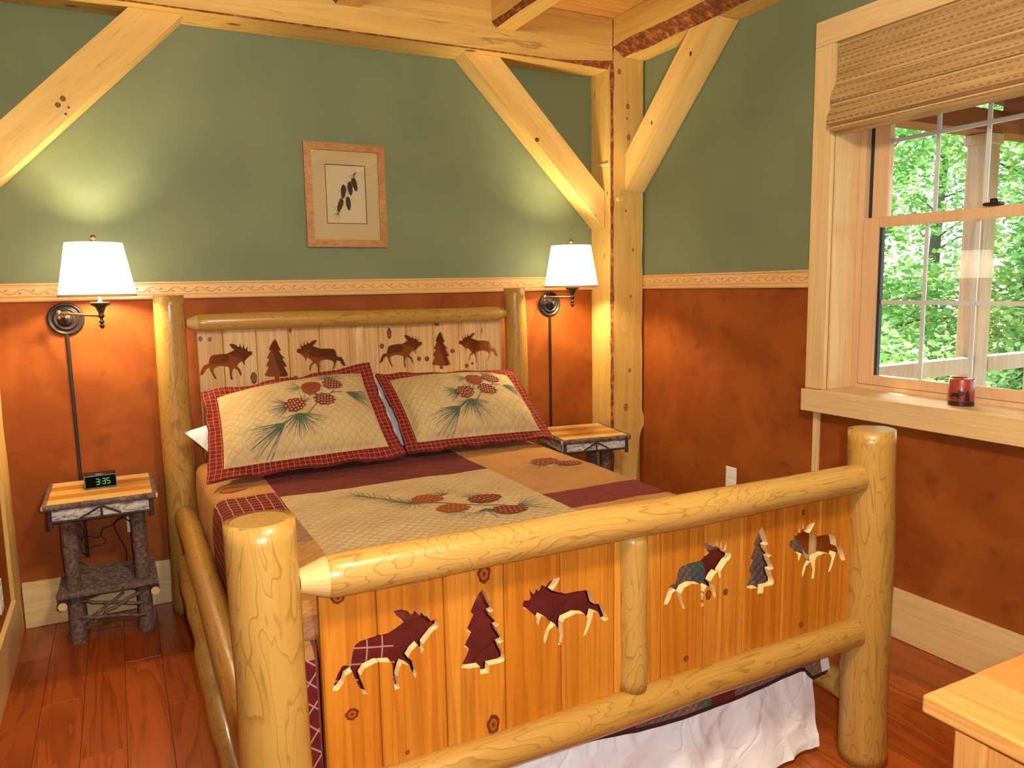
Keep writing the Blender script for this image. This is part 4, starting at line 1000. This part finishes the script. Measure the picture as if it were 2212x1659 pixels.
m.add(vs, [(i, (i + 1) % 4, 4 + (i + 1) % 4, 4 + i) for i in range(4)]); m.build('mat_board', plain('mat_cream', srgb(214, 190, 148), .8), pf)
m = MB(); e = .004; inn = [(aw0 + e, ah0 + e), (aw1 - e, ah0 + e), (aw1 - e, ah1 - e), (aw0 + e, ah1 - e)]
m.add([(a, -.0092, c) for a, c in mi_] + [(a, -.0072, c) for a, c in inn], [(i, (i + 1) % 4, 4 + (i + 1) % 4, 4 + i) for i in range(4)]); m.build('mat_bevel', plain('mat_brown', srgb(120, 88, 58), .7), pf)
MB().add([(aw0, -.006, ah0), (aw1, -.006, ah0), (aw1, -.006, ah1), (aw0, -.006, ah1)], [(0, 1, 2, 3)]).build('print_paper', plain('paper', srgb(224, 206, 172), .8), pf)
fmap = lambda u, v: ((u, -.0062, v), Vector((0, -1, 0)))
d = Decal(fmap, .0003); r_ = random.Random(5)
d.stem([(.055, .115), (.035, .08), (.0, .02), (-.03, -.03), (-.045, -.07)], .0016, 1)
for (u, v) in ((.045, .105), (.03, .07), (.0, .03), (-.02, -.01), (-.035, -.05), (-.04, -.08)):
    d.fan(u, v, -PI * .9, -PI * .4, 6, .036, 1, r_); d.fan(u, v, PI * .1, PI * .55, 3, .02, 1, r_)
for (u, v, a) in ((.045, .055, -1.35), (.022, .035, -1.5), (-.012, .02, -1.65), (.01, -.035, -1.5), (-.03, -.045, -1.9)): d.cone(u, v, a, .066, .024, 4, 4)
o = d.done('pine_print', pf, (0, 0, 0))
for i_, k_ in enumerate((srgb(96, 84, 48), srgb(150, 138, 92), srgb(80, 60, 40), srgb(60, 30, 22), srgb(62, 32, 26), srgb(90, 60, 44), srgb(90, 60, 44))): o.data.materials[i_] = plain('print_ink', k_, .8)
MB().box(-w2 + b - .004, w2 - b + .004, -.0135, -.0115, -h2 + b - .004, h2 - b + .004).build('picture_glass', M['glass'], pf)

# ------------------------------------------------------------------ dresser
dr = thing('dresser', 'pine dresser with thick plank top at the lower right edge', 'dresser', (-.84, -3.24, 0))
DO = (-.84, -3.24, 0)
yy = -2.982
for i, wd in enumerate((.10, .105, .10, .10, .105)):
    pass
xx0, xx1 = -1.560, -.12
n_ = 10
for i in range(n_):
    a = xx0 + (xx1 - xx0) * i / n_; b_ = xx0 + (xx1 - xx0) * (i + 1) / n_
    LB().box(a + .0002, b_ - .0002, -3.50, -2.982, .722, .752, .004 if i in (0, n_ - 1) else .0015).build('top_board', M['dresser_y'], dr, off=DO)
LB().box(xx0 + .045, xx1 - .045, -3.495, -3.025, .06, .7215, .003).build('carcass', M['dresser_z'], dr, off=DO)
for sx_ in (xx0 + .035, xx1 - .085):
    for sy_ in (-3.065, -3.50): LB().box(sx_, sx_ + .05, sy_, sy_ + .05, .001, .7215, .004).build('corner_post', M['dresser_z'], dr, off=DO)

# ------------------------------------------------------------------ added unseen ceiling lamp behind the photographer, for warm fill light
cl = thing('fill_ceiling_lamp', 'round frosted fill lamp added on the ceiling, out of view', 'lamp', (-1.95, -3.35, 2.78))
MB().lathe([(0, 0), (.17, 0), (.175, -.02), (.165, -.025)], n=32).build('base_plate', M['bronze'], cl)
t = NT('fill_dome'); em = t.n('Emission', {'Color': (1, .80, .52, 1), 'Strength': 6}); t.t.links.new(em.outputs[0], t.out.inputs[0])
MB().lathe([(.16, -.025), (.15, -.06), (.11, -.095), (.05, -.11), (0, -.113)], n=32).build('dome', t.m, cl)
ld = bpy.data.lights.new('fill_bulb', 'POINT'); ld.energy = 62; ld.color = (1, .89, .61); ld.shadow_soft_size = .12
lo_ = bpy.data.objects.new('fill_bulb', ld); COL.objects.link(lo_); lo_.parent = cl; lo_.location = (0, 0, -.26)

# ------------------------------------------------------------------ outside: porch and woods
M['porch'] = wood('weathered_porch_wood', 'z', srgb(182, 166, 138), srgb(160, 142, 112), srgb(120, 100, 74), across=20, along=1, rings=4, line=.3, fine=.3, rough=.7, coat=0)
M['porch_red'] = plain('red_cedar_soffit', srgb(112, 50, 24), .7)
pp = thing('porch_post', 'square porch post standing outside the window', 'post', (1.76, -.99, -.3))
MB().box(-.06, .06, -.06, .06, .02, 2.498, .006).build('shaft', M['porch'], pp)
MB().box(-.07, .07, -.07, .07, 2.44, 2.498, .004).build('cap', M['porch'], pp)
pr_ = thing('porch_railing', 'pale wooden porch handrail outside beyond the window', 'railing', (2.2, -.93, -.3))
MB().box(-1.75, -.51, -.12, -.055, 1.16, 1.25, .004).box(-.37, 1.9, -.12, -.055, 1.16, 1.25, .004).build('handrail', M['porch'], pr_)
MB().box(1.80, 1.9, -.14, -.04, .0, 1.16, .004).build('end_post', M['porch'], pr_)
rf = thing('porch_roof', 'reddish wooden porch roof and beam at the top of the window view', 'roof', (1.6, -2.6, 2.2))
MB().box(-1.3, 1.7, 1.54, 1.68, .0, .12, .004).build('edge_beam', M['porch_red'], rf)
for i in range(11):
    MB().box(-1.35, 1.75, -1.6 + i * .30, -1.302 + i * .30, .20, .225, .003).build('soffit_board', M['porch_red'], rf)
for i in range(5):
    MB().box(-1.2 + i * .7, -1.14 + i * .7, -1.6, 1.54, .08, .199, .003).build('rafter', M['porch_red'], rf)
MB().box(-1.36, 1.8, -1.65, 1.75, .226, .25).build('roof_deck', M['porch_red'], rf)
tag(MB().box(.2, 3.5, -4.9, -.85, -.38, -.30).build('porch_deck', M['porch']), 'wooden porch deck under the railing outside the window', 'deck')
t = NT('forest_floor'); nz = t.noise(t.coords(rnd=False), 3, 5)
M['ground'] = t.finish(t.ramp(nz, [(.3, srgb(60, 66, 34)), (.6, srgb(104, 120, 56)), (.75, srgb(140, 120, 90))]), .9)
m = MB(); m.grid(lambda x, y: (x, y, -.75 + .14 * max(0, x - 4) + .05 * max(0, y) + .15 * nz3((x, y, 0), .6)), lin(.25, 26, 40), lin(-9, 26, 40))
g_ = m.build('forest_ground', M['ground']); tag(g_, 'sloping forest ground outside beyond the porch', 'ground'); g_['kind'] = 'stuff'
def leafmat(name, c1, c2, c3):
    t = NT(name); ge = t.n('NewGeometry').outputs['Random Per Island']
    c = t.ramp(ge, [(0, c1), (.5, c2), (1, c3)])
    df = t.n('BsdfDiffuse', {'Color': c}); tr = t.n('BsdfTranslucent', {'Color': c}); mx = t.n('MixShader', {0: .45})
    t.t.links.new(df.outputs[0], mx.inputs[1]); t.t.links.new(tr.outputs[0], mx.inputs[2]); t.t.links.new(mx.outputs[0], t.out.inputs[0]); return t.m
M['leaf'] = leafmat('maple_leaf', srgb(112, 158, 84), srgb(146, 192, 108), srgb(184, 220, 146))
M['leaf2'] = leafmat('hemlock_leaf', srgb(84, 122, 92), srgb(112, 150, 112), srgb(146, 180, 130))
M['trunk'] = wood('tree_bark', 'z', srgb(120, 108, 98), srgb(96, 84, 74), srgb(60, 50, 44), across=30, along=6, rings=5, line=.5, rough=.9, coat=0)
def leaves(m, c, rad, n_, size, rng, flat=.5):
    for i in range(n_):
        while True:
            q = Vector((rng.uniform(-1, 1), rng.uniform(-1, 1), rng.uniform(-1, 1)))
            if .25 < q.length < 1: break
        p = Vector(c) + Vector((q.x * rad[0], q.y * rad[1], q.z * rad[2]))
        a = Vector((rng.uniform(-1, 1), rng.uniform(-1, 1), rng.uniform(-flat, flat))).normalized(); n0 = Vector((rng.uniform(-1, 1), rng.uniform(-1, 1), rng.uniform(.3, 1.4))).normalized()
        b = a.cross(n0).normalized(); s_ = size * rng.uniform(.6, 1.3)
        m.add([p - a * s_ * .5, p + b * s_ * .32 - a * s_ * .05, p + a * s_ * .55, p - b * s_ * .32 - a * s_ * .05], [(0, 1, 2, 3)])
def tree(name, label, loc, h, crown, nclump, nl, size, mt, rng, tr_=.09, low=.25, cat='tree', group='trees beyond the porch'):
    rt = thing(name, label, cat, loc, 0, group)
    P = [Vector((.12 * nz3((z, loc[0], 1), .6), .12 * nz3((z, loc[1], 2), .6), z)) for z in lin(-.3, h, 10)]
    m = MB().tube(P, [tr_ * (1 - .75 * i / 9) for i in range(10)], 9)
    m2 = MB()
    for k in range(nclump):
        z = h * (low + (1 - low) * (k + .5) / nclump); a = rng.uniform(0, 2 * PI); rr = crown * rng.uniform(.25, .95) * (1.1 - .6 * z / h)
        c = Vector((math.cos(a) * rr, math.sin(a) * rr, z)); m.tube([Vector((0, 0, z - .25)), c * .5 + Vector((0, 0, z * .5 - .05)), c], [.022, .014, .005], 5)
        leaves(m2, c, (crown * .55, crown * .55, crown * .22), nl, size, rng)
    m.build('trunk', M['trunk'], rt); o_ = m2.build('foliage', mt, rt, fix=False); o_['kind'] = 'stuff'
rng = random.Random(11)
def gz(x, y): return -.75 + .14 * max(0, x - 4) + .05 * max(0, y)
for k, (x, y, h, c, mt, lb) in enumerate([
    (5.2, 2.3, 4.6, 1.3, 'leaf', 'bright green leafy tree just outside beyond the porch rail, left in the window'),
    (6.6, 1.4, 5.2, 1.5, 'leaf', 'leafy green tree behind the porch post in the window'),
    (5.4, .1, 4.2, 1.2, 'leaf', 'sunlit leafy tree at the right edge of the window view'),
    (8.2, 3.6, 7.0, 1.9, 'leaf2', 'tall blue-green hemlock in the upper window view'),
    (9.0, 1.6, 7.5, 1.9, 'leaf2', 'tall dark hemlock behind the porch post'),
    (8.0, 5.6, 6.0, 1.8, 'leaf', 'pale green tree far left through the window glass'),
    (11.5, 4.2, 8.0, 2.3, 'leaf2', 'distant tall evergreen in the middle of the woods'),
    (12.0, 7.5, 8.0, 2.4, 'leaf', 'distant leafy tree at the back of the woods'),
    (7.5, -.9, 6.0, 1.6, 'leaf', 'leafy tree beyond the right side of the porch')]):
    tree('forest_tree', lb, (x, y, gz(x, y)), h, c, 28, 340, .085 if mt == 'leaf' else .07, M[mt], rng, .10 + .02 * (k % 3))
for k, (x, y, r_) in enumerate([(3.4, .35, .8), (4.3, 1.2, .95), (4.6, -.3, .8), (3.6, 1.5, .8), (5.6, .9, 1.0), (6.0, 2.6, 1.1), (5.0, 3.4, 1.0)]):
    rt = thing('forest_shrub', ['low green shrub nearest the porch handrail', 'leafy shrub below the middle window panes', 'leafy shrub below the handrail at right', 'bright shrub at the left glass edge', 'tall shrub between the trees', 'shrub beneath the leafy trees at left', 'far shrub at the left of the woods'][k], 'shrub', (x, y, gz(x, y)), 0, 'shrubs below the porch')
    m2 = MB(); ms = MB()
    for j in range(9):
        a = rng.uniform(0, 2 * PI); c = Vector((math.cos(a) * r_ * .6, math.sin(a) * r_ * .6, rng.uniform(.3, 1.5)))
        ms.tube([(0, 0, -.1), c * .6, c], [.016, .012, .004], 5); leaves(m2, c, (r_ * .5, r_ * .5, .35), 330, .078, rng)
    ms.build('stems', M['trunk'], rt); o_ = m2.build('foliage', M['leaf'], rt, fix=False); o_['kind'] = 'stuff'
